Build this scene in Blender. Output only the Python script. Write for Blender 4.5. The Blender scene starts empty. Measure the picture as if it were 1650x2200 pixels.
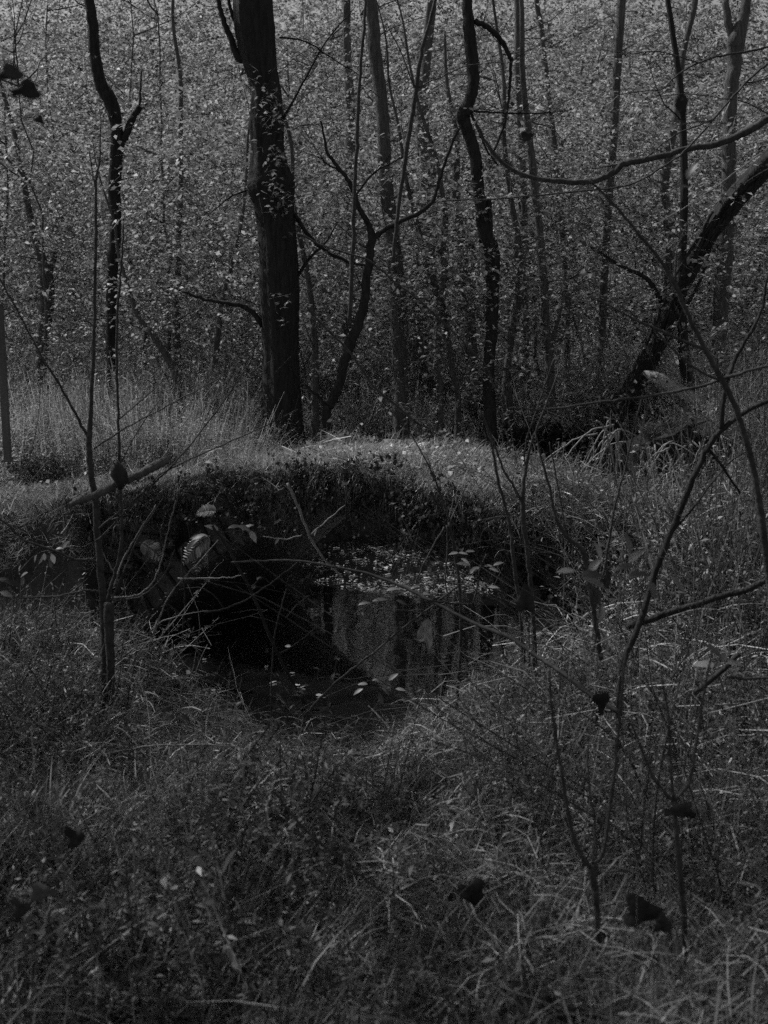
import bpy, math, random
import numpy as np
from mathutils import Vector, Matrix

SC = bpy.context.scene
COL = SC.collection
R = math.radians
rng = np.random.default_rng(11)
random.seed(11)

# ------------------------------------------------------------------ camera
CAM_H = 1.6
F = 2359.0                      # focal length in pixels of the 1650 x 2200 frame
PITCH = R(9.1)
cam = bpy.data.objects.new('camera', bpy.data.cameras.new('camera'))
COL.objects.link(cam)
cam.location = (0, 0, CAM_H)
cam.rotation_euler = (R(90) - PITCH, 0, 0)
cam.data.sensor_fit = 'VERTICAL'
cam.data.sensor_height = 36.0
cam.data.sensor_width = 27.0
cam.data.lens = F / 2200 * 36.0
cam.data.clip_start = 0.05
cam.data.clip_end = 400
cam.data.dof.use_dof = True
cam.data.dof.focus_distance = 9.5
cam.data.dof.aperture_fstop = 4.5
SC.camera = cam

# ------------------------------------------------------------------ sky, sun, exposure
SUN_EL, SUN_AZ = R(50), R(-60)          # azimuth measured from +Y towards +X: behind the wood, to the left
w = bpy.data.worlds.new('World'); SC.world = w; w.use_nodes = True
nt = w.node_tree; nt.nodes.clear()
sky = nt.nodes.new('ShaderNodeTexSky'); sky.sky_type = 'NISHITA'; sky.sun_disc = False
sky.sun_elevation = SUN_EL; sky.sun_rotation = SUN_AZ
bw = nt.nodes.new('ShaderNodeRGBToBW')
bg = nt.nodes.new('ShaderNodeBackground'); bg.inputs['Strength'].default_value = 0.10
ow = nt.nodes.new('ShaderNodeOutputWorld')
nt.links.new(sky.outputs[0], bw.inputs[0]); nt.links.new(bw.outputs[0], bg.inputs['Color']); nt.links.new(bg.outputs[0], ow.inputs[0])
sd = bpy.data.lights.new('sun', 'SUN'); sd.energy = 5.0; sd.angle = R(0.5); sd.color = (1, 1, 1)
sun = bpy.data.objects.new('sun', sd); COL.objects.link(sun)
sdir = Vector((math.sin(SUN_AZ) * math.cos(SUN_EL), math.cos(SUN_AZ) * math.cos(SUN_EL), math.sin(SUN_EL)))
sun.rotation_euler = sdir.to_track_quat('Z', 'Y').to_euler()
sun.location = (-8, 12, 14)
SC.view_settings.view_transform = 'Standard'; SC.view_settings.look = 'None'
SC.view_settings.exposure = 0.0; SC.view_settings.gamma = 1.0; SC.view_settings.use_curve_mapping = False
SC.render.engine = 'CYCLES'
SC.cycles.max_bounces = 4; SC.cycles.diffuse_bounces = 2; SC.cycles.glossy_bounces = 2; SC.cycles.transmission_bounces = 3
SC.cycles.use_denoising = False; SC.cycles.use_adaptive_sampling = True; SC.cycles.adaptive_threshold = .03

# ------------------------------------------------------------------ materials (a black and white world)
def mat(name, lo, hi, scale=8.0, stretch=(1, 1, 1), rough=0.8, bump=0.0, bscale=None, trans=0.0, island=False, spec=0.2, detail=5.0):
    m = bpy.data.materials.new(name); m.use_nodes = True
    t = m.node_tree; t.nodes.clear(); N = t.nodes.new; L = t.links.new
    out = N('ShaderNodeOutputMaterial'); p = N('ShaderNodeBsdfPrincipled')
    p.inputs['Roughness'].default_value = rough; p.inputs['Specular IOR Level'].default_value = spec
    ramp = N('ShaderNodeMapRange'); ramp.inputs['To Min'].default_value = lo; ramp.inputs['To Max'].default_value = hi
    if island:
        g = N('ShaderNodeNewGeometry'); oi = N('ShaderNodeObjectInfo')
        ad = N('ShaderNodeMath'); ad.operation = 'ADD'; L(g.outputs['Random Per Island'], ad.inputs[0]); L(oi.outputs['Random'], ad.inputs[1])
        fr = N('ShaderNodeMath'); fr.operation = 'FRACT'; L(ad.outputs[0], fr.inputs[0])
        pw = N('ShaderNodeMath'); pw.operation = 'POWER'; L(fr.outputs[0], pw.inputs[0]); pw.inputs[1].default_value = 1.6
        L(pw.outputs[0], ramp.inputs['Value'])
    else:
        tc = N('ShaderNodeTexCoord'); mp = N('ShaderNodeMapping'); mp.inputs['Scale'].default_value = stretch
        nz = N('ShaderNodeTexNoise'); nz.inputs['Scale'].default_value = scale; nz.inputs['Detail'].default_value = detail; nz.inputs['Roughness'].default_value = 0.65
        L(tc.outputs['Object'], mp.inputs[0]); L(mp.outputs[0], nz.inputs['Vector'])
        ramp.inputs['From Min'].default_value = 0.3; ramp.inputs['From Max'].default_value = 0.7
        L(nz.outputs[0], ramp.inputs['Value'])
        if bump:
            b = N('ShaderNodeBump'); b.inputs['Strength'].default_value = bump; b.inputs['Distance'].default_value = 0.02
            nb = N('ShaderNodeTexNoise'); nb.inputs['Scale'].default_value = bscale or scale * 2; nb.inputs['Detail'].default_value = 6
            L(mp.outputs[0], nb.inputs['Vector']); L(nb.outputs[0], b.inputs['Height']); L(b.outputs[0], p.inputs['Normal'])
    cb = N('ShaderNodeCombineColor')
    for i in range(3): L(ramp.outputs[0], cb.inputs[i])
    if not trans: L(cb.outputs[0], p.inputs['Base Color'])
    if trans:
        df = N('ShaderNodeBsdfDiffuse'); gl = N('ShaderNodeBsdfGlossy'); gl.inputs['Roughness'].default_value = .45; gl.inputs['Color'].default_value = (.5, .5, .5, 1)
        m2 = N('ShaderNodeMixShader'); m2.inputs[0].default_value = spec * .3; L(cb.outputs[0], df.inputs['Color']); L(df.outputs[0], m2.inputs[1]); L(gl.outputs[0], m2.inputs[2]); t.nodes.remove(p); p = m2
        tr = N('ShaderNodeBsdfTranslucent'); mx = N('ShaderNodeMixShader'); mx.inputs[0].default_value = trans
        L(cb.outputs[0], tr.inputs['Color']); L(p.outputs[0], mx.inputs[1]); L(tr.outputs[0], mx.inputs[2]); L(mx.outputs[0], out.inputs[0])
    else:
        L(p.outputs[0], out.inputs[0])
    return m

M = dict(
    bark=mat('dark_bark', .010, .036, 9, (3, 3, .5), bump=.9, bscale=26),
    bark_pale=mat('pale_bark', .04, .13, 7, (2, 2, .6), bump=.6, bscale=22),
    twig=mat('twig_bark', .022, .065, 30, bump=.4),
    twig_pale=mat('dry_twig', .09, .22, 40, rough=.6),
    thorn=mat('bramble_skin', .015, .04, 30, rough=.8, spec=.1),
    leaf=mat('tree_leaf', .07, .50, trans=.5, island=True, rough=.5, spec=.35),
    leaf_dark=mat('shade_toned_leaf', .015, .06, trans=.25, island=True, rough=.5, spec=.08),  # leaf colour darkened to carry the shade of the wall and low bushes
    leaf_pale=mat('yellowing_leaf', .12, .36, trans=.5, island=True, rough=.5),
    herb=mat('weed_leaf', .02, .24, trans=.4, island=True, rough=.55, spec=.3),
    grass=mat('grass_blade', .03, .26, trans=.4, island=True, rough=.5, spec=.35),
    shade_grass=mat('shade_toned_grass', .012, .10, trans=.3, island=True, rough=.6),  # grass colour darkened to carry the shade of the bridge wall
    bark_far=mat('lightened_bark', .045, .13, 9, (3, 3, .5), bump=.9, bscale=26),  # bark lightened in place of haze over the distant trunks
    mound_soil=mat('shade_toned_earth', .010, .03, 8, bump=1.0, bscale=30),  # soil colour darkened to carry the shade of the undercut hollows
    bare_wood=mat('bare_wood', .16, .34, 9, (1, 1, 4), bump=.6, bscale=20),
    wood_herb=mat('sun_toned_weed', .10, .50, trans=.5, island=True, rough=.6),  # weeds and grass lightened so the dim undergrowth looks sunlit
    turf=mat('turf_blade', .09, .46, trans=.4, island=True, rough=.5, spec=.35),
    straw=mat('dry_straw', .08, .42, trans=.2, island=True, rough=.6, spec=.3),
    dead=mat('dead_leaf', .010, .04, 12, bump=.5, rough=.7),
    litter=mat('leaf_litter', .10, .50, trans=.25, island=True, rough=.6),
    soil=mat('forest_soil', .02, .07, 6, bump=1.0, bscale=30),
    stone=mat('old_stone', .02, .06, 7, bump=.9, bscale=25),
    joint=mat('dark_mortar', .02, .05, 10, bump=.6),
    post=mat('weathered_post', .07, .12, 6, (1, 1, .2), bump=.3, bscale=40),
)
mw = bpy.data.materials.new('still_water'); mw.use_nodes = True
t = mw.node_tree; p = t.nodes['Principled BSDF']
p.inputs['Base Color'].default_value = (.008, .008, .008, 1); p.inputs['Roughness'].default_value = .03
p.inputs['IOR'].default_value = 3.2; p.inputs['Specular IOR Level'].default_value = 1.0
nz = t.nodes.new('ShaderNodeTexNoise'); nz.inputs['Scale'].default_value = 5; nz.inputs['Detail'].default_value = 3
tc = t.nodes.new('ShaderNodeTexCoord'); t.links.new(tc.outputs['Object'], nz.inputs['Vector'])
bp = t.nodes.new('ShaderNodeBump'); bp.inputs['Strength'].default_value = .12; bp.inputs['Distance'].default_value = .01
t.links.new(nz.outputs[0], bp.inputs['Height']); t.links.new(bp.outputs[0], p.inputs['Normal'])
M['water'] = mw

# ------------------------------------------------------------------ helpers
def at(px, py, Y):
    """the point that the photograph shows at (px, py), at distance Y"""
    dx, dy = (px - 825) / F, (1100 - py) / F
    d = Vector((dx, math.cos(PITCH) + dy * math.sin(PITCH), -math.sin(PITCH) + dy * math.cos(PITCH)))
    return Vector((0, 0, CAM_H)) + d * (Y / d.y)

class MB:
    """collects tubes, leaves and boxes, builds them as one mesh"""
    def __init__(s): s.v = []; s.f = []; s.n = 0
    def add(s, verts, faces):
        s.v.extend(map(tuple, verts)); s.f.extend([tuple(i + s.n for i in f) for f in faces]); s.n += len(verts)
    def tube(s, pts, rad, sides=7, rough=0.0, seed=0, ridges=0, cap=True):
        pts = [Vector(p) for p in pts]; rr = random.Random(seed)
        ph = rr.random() * 6; rings = []
        up = None
        for i, p in enumerate(pts):
            d = (pts[min(i + 1, len(pts) - 1)] - pts[max(i - 1, 0)]).normalized()
            if up is None: up = d.orthogonal().normalized()
            up = (up - d * up.dot(d)).normalized(); sd_ = d.cross(up)
            ring = []
            for k in range(sides):
                a = 2 * math.pi * k / sides
                r = rad[i] * (1 + rough * (rr.random() - .5))
                if ridges: r *= 1 + .05 * math.sin(ridges * a + ph + i * .03) + .035 * math.sin(round(ridges * 2.3) * a + i * .05 + ph) + .03 * math.sin(i * .21 + ph)
                ring.append(p + (up * math.cos(a) + sd_ * math.sin(a)) * r)
            rings.append(ring)
        V = [v for r_ in rings for v in r_]; Fc = []
        for i in range(len(pts) - 1):
            for k in range(sides):
                a, b = i * sides + k, i * sides + (k + 1) % sides
                Fc.append((a, b, b + sides, a + sides))
        if cap:
            Fc.append(tuple(range(sides))[::-1]); Fc.append(tuple((len(pts) - 1) * sides + k for k in range(sides)))
        s.add(V, Fc)
    def leaf(s, base, d, nrm, ln, wd, curl=.2):
        """a pointed oval leaf, folded on its midrib"""
        d = Vector(d).normalized(); nrm = Vector(nrm); sd_ = d.cross(nrm).normalized(); nrm = sd_.cross(d)
        prof = ((0, 0), (.18, .34), (.42, .5), (.7, .38), (1, 0)); b = Vector(base)
        V = []
        for t_, h in prof:
            c = b + d * (t_ * ln) - nrm * (curl * ln * t_ * t_)
            if h == 0: V.append(c)
            else: V += [c + sd_ * (h * wd) + nrm * (.12 * wd), c, c - sd_ * (h * wd) + nrm * (.12 * wd)]
        s.add(V, [(0, 2, 1), (0, 3, 2), (1, 2, 5, 4), (2, 3, 6, 5), (4, 5, 8, 7), (5, 6, 9, 8), (7, 8, 10), (8, 9, 10)])
    def box(s, c, sx, sy, sz, jit=0.0):
        V = [(c[0] + x * sx / 2 + random.uniform(-jit, jit), c[1] + y * sy / 2 + random.uniform(-jit, jit), c[2] + z * sz / 2 + random.uniform(-jit, jit))
             for x in (-1, 1) for y in (-1, 1) for z in (-1, 1)]
        s.add(V, [(0, 1, 3, 2), (4, 6, 7, 5), (0, 4, 5, 1), (2, 3, 7, 6), (0, 2, 6, 4), (1, 5, 7, 3)])
    def mesh(s, name, m, smooth=True):
        me = bpy.data.meshes.new(name); me.from_pydata(s.v, [], s.f)
        me.materials.append(m)
        if smooth: me.polygons.foreach_set('use_smooth', [True] * len(me.polygons))
        me.update(); return me
    def build(s, name, m, parent=None, smooth=True):
        o = bpy.data.objects.new(name, s.mesh(name, m, smooth)); COL.objects.link(o)
        if parent is not None:
            o.parent = parent; o.matrix_parent_inverse = Matrix.Translation(parent.location).inverted()
        return o

def npmesh(name, V, Q, m, smooth=False):
    """mesh from numpy arrays: V (n,3), Q (m,4 or 3)"""
    me = bpy.data.meshes.new(name); k = Q.shape[1]
    me.vertices.add(len(V)); me.vertices.foreach_set('co', V.astype('f4').ravel())
    me.loops.add(Q.size); me.loops.foreach_set('vertex_index', Q.astype('i4').ravel())
    me.polygons.add(len(Q)); me.polygons.foreach_set('loop_start', np.arange(0, Q.size, k, dtype='i4'))
    me.materials.append(m); me.update(calc_edges=True)
    if smooth: me.polygons.foreach_set('use_smooth', np.ones(len(Q), bool))
    return me

def tag(o, label=None, cat=None, group=None, kind=None):
    for k, v in (('label', label), ('category', cat), ('group', group), ('kind', kind)):
        if v: o[k] = v
    return o
def empty(name, loc, label, cat, group=None):
    o = bpy.data.objects.new(name, None); COL.objects.link(o); o.location = loc; o.empty_display_size = .1
    return tag(o, label, cat, group)

def smooth_path(pts, n):
    """Catmull-Rom through pts (each a tuple of any length), n steps per span"""
    P = [np.array(p, float) for p in pts]; P = [2 * P[0] - P[1]] + P + [2 * P[-1] - P[-2]]; out = []
    for i in range(1, len(P) - 2):
        for j in range(n):
            t_ = j / n
            out.append(.5 * ((2 * P[i]) + (-P[i-1] + P[i+1]) * t_ + (2*P[i-1] - 5*P[i] + 4*P[i+1] - P[i+2]) * t_**2 + (-P[i-1] + 3*P[i] - 3*P[i+1] + P[i+2]) * t_**3))
    out.append(P[-2]); return out

def stroke(mb, pts, w0, w1, Y0, Y1=None, sides=6, n=5, rough=.12, ridges=0, wob=0.0, seed=0):
    """a stem along photograph points; pts (x, y[, w]), w in pixels"""
    Y1 = Y0 if Y1 is None else Y1; m_ = len(pts) - 1; q = []
    for i, p in enumerate(pts):
        t_ = i / m_; Y = Y0 + (Y1 - Y0) * t_
        wd = p[2] if len(p) > 2 else w0 + (w1 - w0) * t_
        a = at(p[0], p[1], Y); q.append((a.x, a.y, a.z, max(wd, 1) / 2 / F * Y))
    s_ = smooth_path(q, n); rr = random.Random(seed)
    P = [Vector(k[:3]) + Vector((rr.gauss(0, 1), rr.gauss(0, 1), rr.gauss(0, 1))) * wob for k in s_]
    mb.tube(P, [max(k[3], .0006) for k in s_], sides, rough, seed, ridges)
    return P

# ------------------------------------------------------------------ lie of the land
BC = np.array([-0.65, 8.6]); U = np.array([0.908, -0.419]); Vx = np.array([0.419, 0.908])
WATER_Z, BW_, HALF, RISE, SC0 = -1.0, 2.4, 2.05, 1.24, 0.4
CREEK = np.array([(6.5, 14.9), (3.1, 14.3), (1.15, 12.4), (.72, 10.61), (-.29, 8.43), (-.62, 7.55), (-2.7, 8.2), (-6.5, 8.9), (-12, 9.4)])
CREEK_HW = np.array([.7, .7, 2.2, 2.2, 2.15, 1.5, .75, .6, .6])

def hnoise(x, y, seed=0):
    r_ = np.random.default_rng(seed); z = 0 * x
    for k in range(10):
        fx, fy = r_.normal(0, .9, 2) * (1 + k * .55); z = z + np.sin(fx * x + fy * y + r_.random() * 6.28) / (1 + k * .6)
    return z
def deck_z(s):
    q = np.asarray(s, float) - .2; return .02 + .53 * np.exp(-(q / np.where(q < 0, 2.2, 1.95)) ** 2) + .018 * np.sin(5.1 * q) + .012 * np.sin(11.7 * q + 1)
def creek_d(x, y):
    """distance outside the water's edge"""
    best = np.full(np.shape(x), 1e9)
    for i in range(len(CREEK) - 1):
        a, b = CREEK[i], CREEK[i + 1]; ab = b - a
        t_ = np.clip(((x - a[0]) * ab[0] + (y - a[1]) * ab[1]) / (ab @ ab), 0, 1)
        d = np.hypot(x - a[0] - t_ * ab[0], y - a[1] - t_ * ab[1]) - (CREEK_HW[i] + t_ * (CREEK_HW[i + 1] - CREEK_HW[i]))
        best = np.minimum(best, d)
    return best
def sstep(a, b, x):
    t_ = np.clip((x - a) / (b - a), 0, 1); return t_ * t_ * (3 - 2 * t_)
def bridge_sv(x, y):
    dx, dy = x - BC[0], y - BC[1]; return dx * U[0] + dy * U[1], dx * Vx[0] + dy * Vx[1]
def ground_z(x, y, creek=True):
    x = np.asarray(x, float); y = np.asarray(y, float)
    z = np.interp(y, [-2, 2, 6, 7.5, 9.5, 12, 20, 45], [-.02, -.06, -.38, -.36, -.05, .12, .2, .75])
    z = z - .43 * np.exp(-((x + .3) / .72) ** 2) * sstep(3.6, 5.8, y) * (1 - sstep(7.2, 8.2, y))
    z = z + .035 * hnoise(x, y, 3) + .05 * hnoise(x * .35, y * .35, 5)
    z = z + .26 * np.exp(-((x + 1.75) / .55) ** 2 - ((y - 6.55) / .6) ** 2)          # grassy mound before the pool
    z = z - .42 * np.exp(-((x - .4) / 2.6) ** 4) * sstep(11.2, 12.6, y) * (1 - sstep(16.5, 19, y))
    z = z + .35 * sstep(1.6, 3.5, x) * sstep(8, 11, y) * (1 - sstep(14, 18, y))
    s, v = bridge_sv(x, y)
    wv = sstep(-.75, -.05, v) * (1 - sstep(2.45, 3.3, v)) * (1 - sstep(6, 9, np.abs(s)))
    z = z * (1 - wv) + (deck_z(s) - .035 * np.clip(v, 0, 3) + .012 * hnoise(x * 3, y * 3, 8)) * wv
    if creek:
        d = creek_d(x, y)
        k = sstep(-.15, .45, d + .05 * hnoise(x * 2, y * 2, 9))
        z = z * k + (-1.3) * (1 - k)
    return z
def surf_z(x, y):
    """the top of what one walks on: ground, or the deck over the water"""
    s, v = bridge_sv(np.asarray(x, float), np.asarray(y, float))
    on = (s > -2.3) & (s < 3.0) & (v > .0) & (v < BW_)
    return np.where(on, deck_z(s) + .03 - .035 * v, ground_z(x, y))

xs = np.concatenate([np.linspace(-60, -12, 40)[:-1], np.linspace(-12, -5, 60)[:-1], np.linspace(-5, 5, 200)[:-1], np.linspace(5, 12, 60)[:-1], np.linspace(12, 60, 40)])
ys = np.concatenate([np.linspace(-20, 1, 30)[:-1], np.linspace(1, 15, 260)[:-1], np.linspace(15, 30, 80)[:-1], np.linspace(30, 110, 50)])
X, Yg = np.meshgrid(xs, ys); Z = ground_z(X, Yg)
nx, ny = len(xs), len(ys); idx = np.arange(nx * ny).reshape(ny, nx)
Q = np.stack([idx[:-1, :-1], idx[:-1, 1:], idx[1:, 1:], idx[1:, :-1]], -1).reshape(-1, 4)
g = bpy.data.objects.new('ground', npmesh('ground', np.stack([X, Yg, Z], -1).reshape(-1, 3), Q, M['soil'], True)); COL.objects.link(g)
tag(g, 'dark woodland soil with banks falling to the creek', kind='structure')
mb = MB(); mb.add([(-14, 5.5, WATER_Z), (5, 5.5, WATER_Z), (8, 20, WATER_Z), (-14, 20, WATER_Z)], [(0, 1, 2, 3)])
tag(mb.build('water', M['water']), 'still dark creek water mirroring the trees through the arch', kind='structure')

# ------------------------------------------------------------------ the bridge
def BL(s, v, z): return Vector((BC[0] + s * U[0] + v * Vx[0], BC[1] + s * U[1] + v * Vx[1], z))
def arch_z(s): return WATER_Z + RISE * (1 - min(abs(s - SC0) / HALF, 1) ** 1.9)
bridge = empty('bridge', BL(0, BW_ / 2, WATER_Z), 'low old arched stone footbridge overgrown with turf, spanning the dark creek', 'bridge')
SS = np.linspace(-2.3, 3.0, 105)
def intr(s): return arch_z(s) if abs(s - SC0) < HALF else WATER_Z - .3
mb = MB(); V = []; Fc = []                      # arch barrel: soffit from near face to far face
bs = np.linspace(SC0 - HALF, SC0 + HALF, 61); vs = np.linspace(0.02, BW_ - .02, 22)
for v in vs:
    for s in bs: V.append(BL(s, v, arch_z(s) - (.35 if abs(abs(s - SC0) - HALF) < 1e-6 else 0) + random.uniform(-.012, .012)))
for j in range(len(vs) - 1):
    for i in range(60): a = j * 61 + i; Fc.append((a, a + 1, a + 62, a + 61))
mb.add(V, Fc); mb.build('arch_barrel', M['stone'], bridge)
for v in (0.06, BW_ - .06):                    # spandrel walls
    mb = MB(); V = []; Fc = []
    for s in SS: V += [BL(s, v, intr(s) + .03), BL(s, v, float(deck_z(s)))]
    for i in range(len(SS) - 1): Fc.append((2 * i, 2 * i + 2, 2 * i + 3, 2 * i + 1))
    mb.add(V, Fc); mb.build('spandrel_wall', M['joint'], bridge)
mb = MB(); V = []; Fc = []                      # deck
vs = np.linspace(.03, BW_ - .03, 18)
for v in vs:
    for s in SS: V.append(BL(s, v, float(deck_z(s)) - .035 * v + .03 - .05 * (abs(v / BW_ - .5) * 2) ** 6 + random.uniform(-.006, .006)))
n_ = len(SS)
for j in range(len(vs) - 1):
    for i in range(n_ - 1): a = j * n_ + i; Fc.append((a, a + 1, a + n_ + 1, a + n_))
mb.add(V, Fc); mb.build('deck', M['soil'], bridge)
def stone_block(c, tx, tz, L_, H_, D_, v):
    """a rough block centred at c with its long axis tx and height axis tz"""
    mb = MB(); n = Vector((Vx[0], Vx[1], 0)); V = []
    for a in (-1, 1):
        for b in (-1, 1):
            for d, k in ((-1, .86), (-.55, 1), (1, 1)):
                V.append(c + tx * (a * L_ / 2 * k + random.uniform(-.008, .008)) + tz * (b * H_ / 2 * k + random.uniform(-.006, .006)) + n * (d * D_ / 2 + random.uniform(-.01, .01)))
    Fc = [(0, 3, 9, 6)]
    for q in ((0, 3), (3, 9), (9, 6), (6, 0)):
        for k in range(2): Fc.append((q[0] + k, q[0] + k + 1, q[1] + k + 1, q[1] + k))
    mb.add(V, Fc); return mb.build('stone', M['stone'], bridge, smooth=False)
for v in (0.0, BW_):
    s = SC0 - HALF + .03
    while s < SC0 + HALF - .03:                       # arch ring stones
        z = arch_z(s); ds = .02; dz = arch_z(s + ds) - z
        tl = math.hypot(ds, dz); step = ds / tl * .17
        sm = s + step / 2; zm = arch_z(sm); dzz = (arch_z(sm + .01) - arch_z(sm - .01)) / .02
        tx = Vector((U[0], U[1], dzz)).normalized(); n = Vector((Vx[0], Vx[1], 0)); tz = tx.cross(n).normalized()
        if tz.z < 0: tz = -tz
        stone_block(BL(sm, v, zm) + tz * .13, tx, tz, .158, .27, .16, v)
        s += max(step, .03)
    z = WATER_Z + .1
    while z < .5:                                # spandrel courses
        s = -2.25 + random.uniform(0, .2)
        while s < 2.9:
            L_ = random.uniform(.17, .32); sc_ = s + L_ / 2
            if z + .07 < deck_z(sc_) - .02 and z - .06 > max(intr(sc_ - L_ / 2), intr(sc_ + L_ / 2)) + .26 or (abs(sc_ - SC0) > HALF + .3 and z + .07 < deck_z(sc_) - .02):
                stone_block(BL(sc_, v, z), Vector((U[0], U[1], 0)), Vector((0, 0, 1)), L_ - .015, .115, .13, v)
            s += L_
        z += .13

# ------------------------------------------------------------------ templates for growth
SRC = {}
def coll(name, meshes):
    c = bpy.data.collections.new(name)
    for i, me in enumerate(meshes):
        o = bpy.data.objects.new('%s_%02d' % (name, i), me); c.objects.link(o)
    return c
def scatter(name, P, rot, scl, c, label, nvar, cat=None):
    me = bpy.data.meshes.new(name); me.from_pydata([tuple(p) for p in P], [], [])
    a = me.attributes.new('rot', 'FLOAT_VECTOR', 'POINT'); a.data.foreach_set('vector', np.asarray(rot, 'f4').ravel())
    a = me.attributes.new('scl', 'FLOAT', 'POINT'); a.data.foreach_set('value', np.asarray(scl, 'f4'))
    a = me.attributes.new('idx', 'INT', 'POINT'); a.data.foreach_set('value', rng.integers(0, nvar, len(P)).astype('i4'))
    o = bpy.data.objects.new(name, me); COL.objects.link(o)
    ng = bpy.data.node_groups.new(name, 'GeometryNodeTree')
    ng.interface.new_socket('Geometry', in_out='INPUT', socket_type='NodeSocketGeometry')
    ng.interface.new_socket('Geometry', in_out='OUTPUT', socket_type='NodeSocketGeometry')
    N = ng.nodes.new; L = ng.links.new
    gi = N('NodeGroupInput'); go = N('NodeGroupOutput'); ip = N('GeometryNodeInstanceOnPoints'); ci = N('GeometryNodeCollectionInfo')
    ci.inputs['Collection'].default_value = c; ci.inputs['Separate Children'].default_value = True; ci.inputs['Reset Children'].default_value = True
    ip.inputs['Pick Instance'].default_value = True
    def attr(nm, ty):
        n = N('GeometryNodeInputNamedAttribute'); n.data_type = ty; n.inputs['Name'].default_value = nm; return n.outputs['Attribute']
    L(gi.outputs[0], ip.inputs['Points']); L(ci.outputs[0], ip.inputs['Instance']); L(attr('idx', 'INT'), ip.inputs['Instance Index'])
    er = N('FunctionNodeEulerToRotation'); L(attr('rot', 'FLOAT_VECTOR'), er.inputs[0]); L(er.outputs[0], ip.inputs['Rotation'])
    L(attr('scl', 'FLOAT'), ip.inputs['Scale']); L(ip.outputs[0], go.inputs[0])
    o.modifiers.new('scatter', 'NODES').node_group = ng
    tag(o, label, None, None, 'stuff'); return o

def blades(n, h0, h1, spread, wd, droop, seed, m, name, segs=3, lean=.35):
    """a tuft of grass blades"""
    r_ = np.random.default_rng(seed); V = []; Q = []; k = 0
    for i in range(n):
        b = r_.normal(0, spread, 2); a = r_.random() * 6.283; h = r_.uniform(h0, h1); le = abs(r_.normal(0, lean)) ; dr = r_.uniform(.3, 1) * droop
        d = np.array([math.cos(a), math.sin(a)]); sdv = np.array([-d[1], d[0]]); w_ = wd * r_.uniform(.6, 1.3)
        for j in range(segs + 1):
            t_ = j / segs; out = h * (le * t_ + dr * t_ * t_); zz = h * (t_ - .45 * dr * t_ ** 2.2 )
            c = b + d * out; ww = w_ * (1 - t_ ** 1.5) / 2 + .0003
            V += [(c[0] + sdv[0] * ww, c[1] + sdv[1] * ww, zz), (c[0] - sdv[0] * ww, c[1] - sdv[1] * ww, zz)]
        for j in range(segs): q = k + 2 * j; Q.append((q, q + 1, q + 3, q + 2))
        k += 2 * (segs + 1)
    return npmesh(name, np.array(V), np.array(Q), m)

def straws(n, size, hgt, wd, seed, m, name):
    """loose tangle of long thin dry stalks lying over each other"""
    r_ = np.random.default_rng(seed); V = []; Q = []; k = 0
    for i in range(n):
        c = np.array([*r_.normal(0, size * .5, 2), r_.random() * hgt]); a = r_.random() * 6.283; el = r_.normal(.15, .45)
        ln = r_.uniform(.4, 1.2) * size; d = np.array([math.cos(a) * math.cos(el), math.sin(a) * math.cos(el), math.sin(el)])
        sg = r_.normal(0, .15); sdv = np.array([-d[1], d[0], 0]); up = np.array([0, 0, 1.]); w_ = wd * r_.uniform(.5, 1.4)
        for j in range(4):
            t_ = j / 3 - .5; q = c + d * ln * t_ + up * (-.5 * ln * t_ * t_ ) + sdv * (sg * ln * t_ * t_ * 2)
            q[2] = max(q[2], .003)
            V += [q + sdv * w_ / 2 + up * w_ * .3, q - sdv * w_ / 2 - up * w_ * .3]
        for j in range(3): q = k + 2 * j; Q.append((q, q + 1, q + 3, q + 2))
        k += 8
    return npmesh(name, np.array(V), np.array(Q), m)

def clump(meshes, n, rad, s0, s1, seed, name, tilt=.15, strip=False):
    """n small plants standing together as one mesh, so that fewer, wider patches are laid"""
    r_ = np.random.default_rng(seed); Vs = []; Qs = []; off = 0
    for i in range(n):
        me = meshes[int(r_.integers(len(meshes)))]; nv = len(me.vertices); V = np.empty(nv * 3, 'f4'); me.vertices.foreach_get('co', V); V = V.reshape(-1, 3)
        Q_ = np.empty(len(me.loops), 'i4'); me.loops.foreach_get('vertex_index', Q_); Q_ = Q_.reshape(-1, 4)
        a = r_.random() * 6.283 if not strip else r_.normal(0, .35); Mx = np.array(Matrix.Rotation(r_.normal(0, tilt), 3, 'X') @ Matrix.Rotation(r_.normal(0, tilt), 3, 'Y') @ Matrix.Rotation(a, 3, 'Z'))
        rr_ = rad * math.sqrt(r_.random()); b = r_.random() * 6.283; p = np.array([rr_ * math.cos(b), rr_ * math.sin(b), 0]) if not strip else np.array([r_.uniform(-rad, rad), r_.normal(0, .025), -abs(r_.normal(0, .03))])
        Vs.append((V @ Mx.T) * r_.uniform(s0, s1) + p); Qs.append(Q_ + off); off += nv
    return npmesh(name, np.concatenate(Vs), np.concatenate(Qs), meshes[0].materials[0])
def clumps(name, meshes, n, rad, seed, s0=.7, s1=1.25, nv=4, **k): return coll(name, [clump(meshes, n, rad, s0, s1, seed + i, name, **k) for i in range(nv)])

def recol(me, k):
    me = me.copy(); me.materials[0] = M[k]; return me

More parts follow.
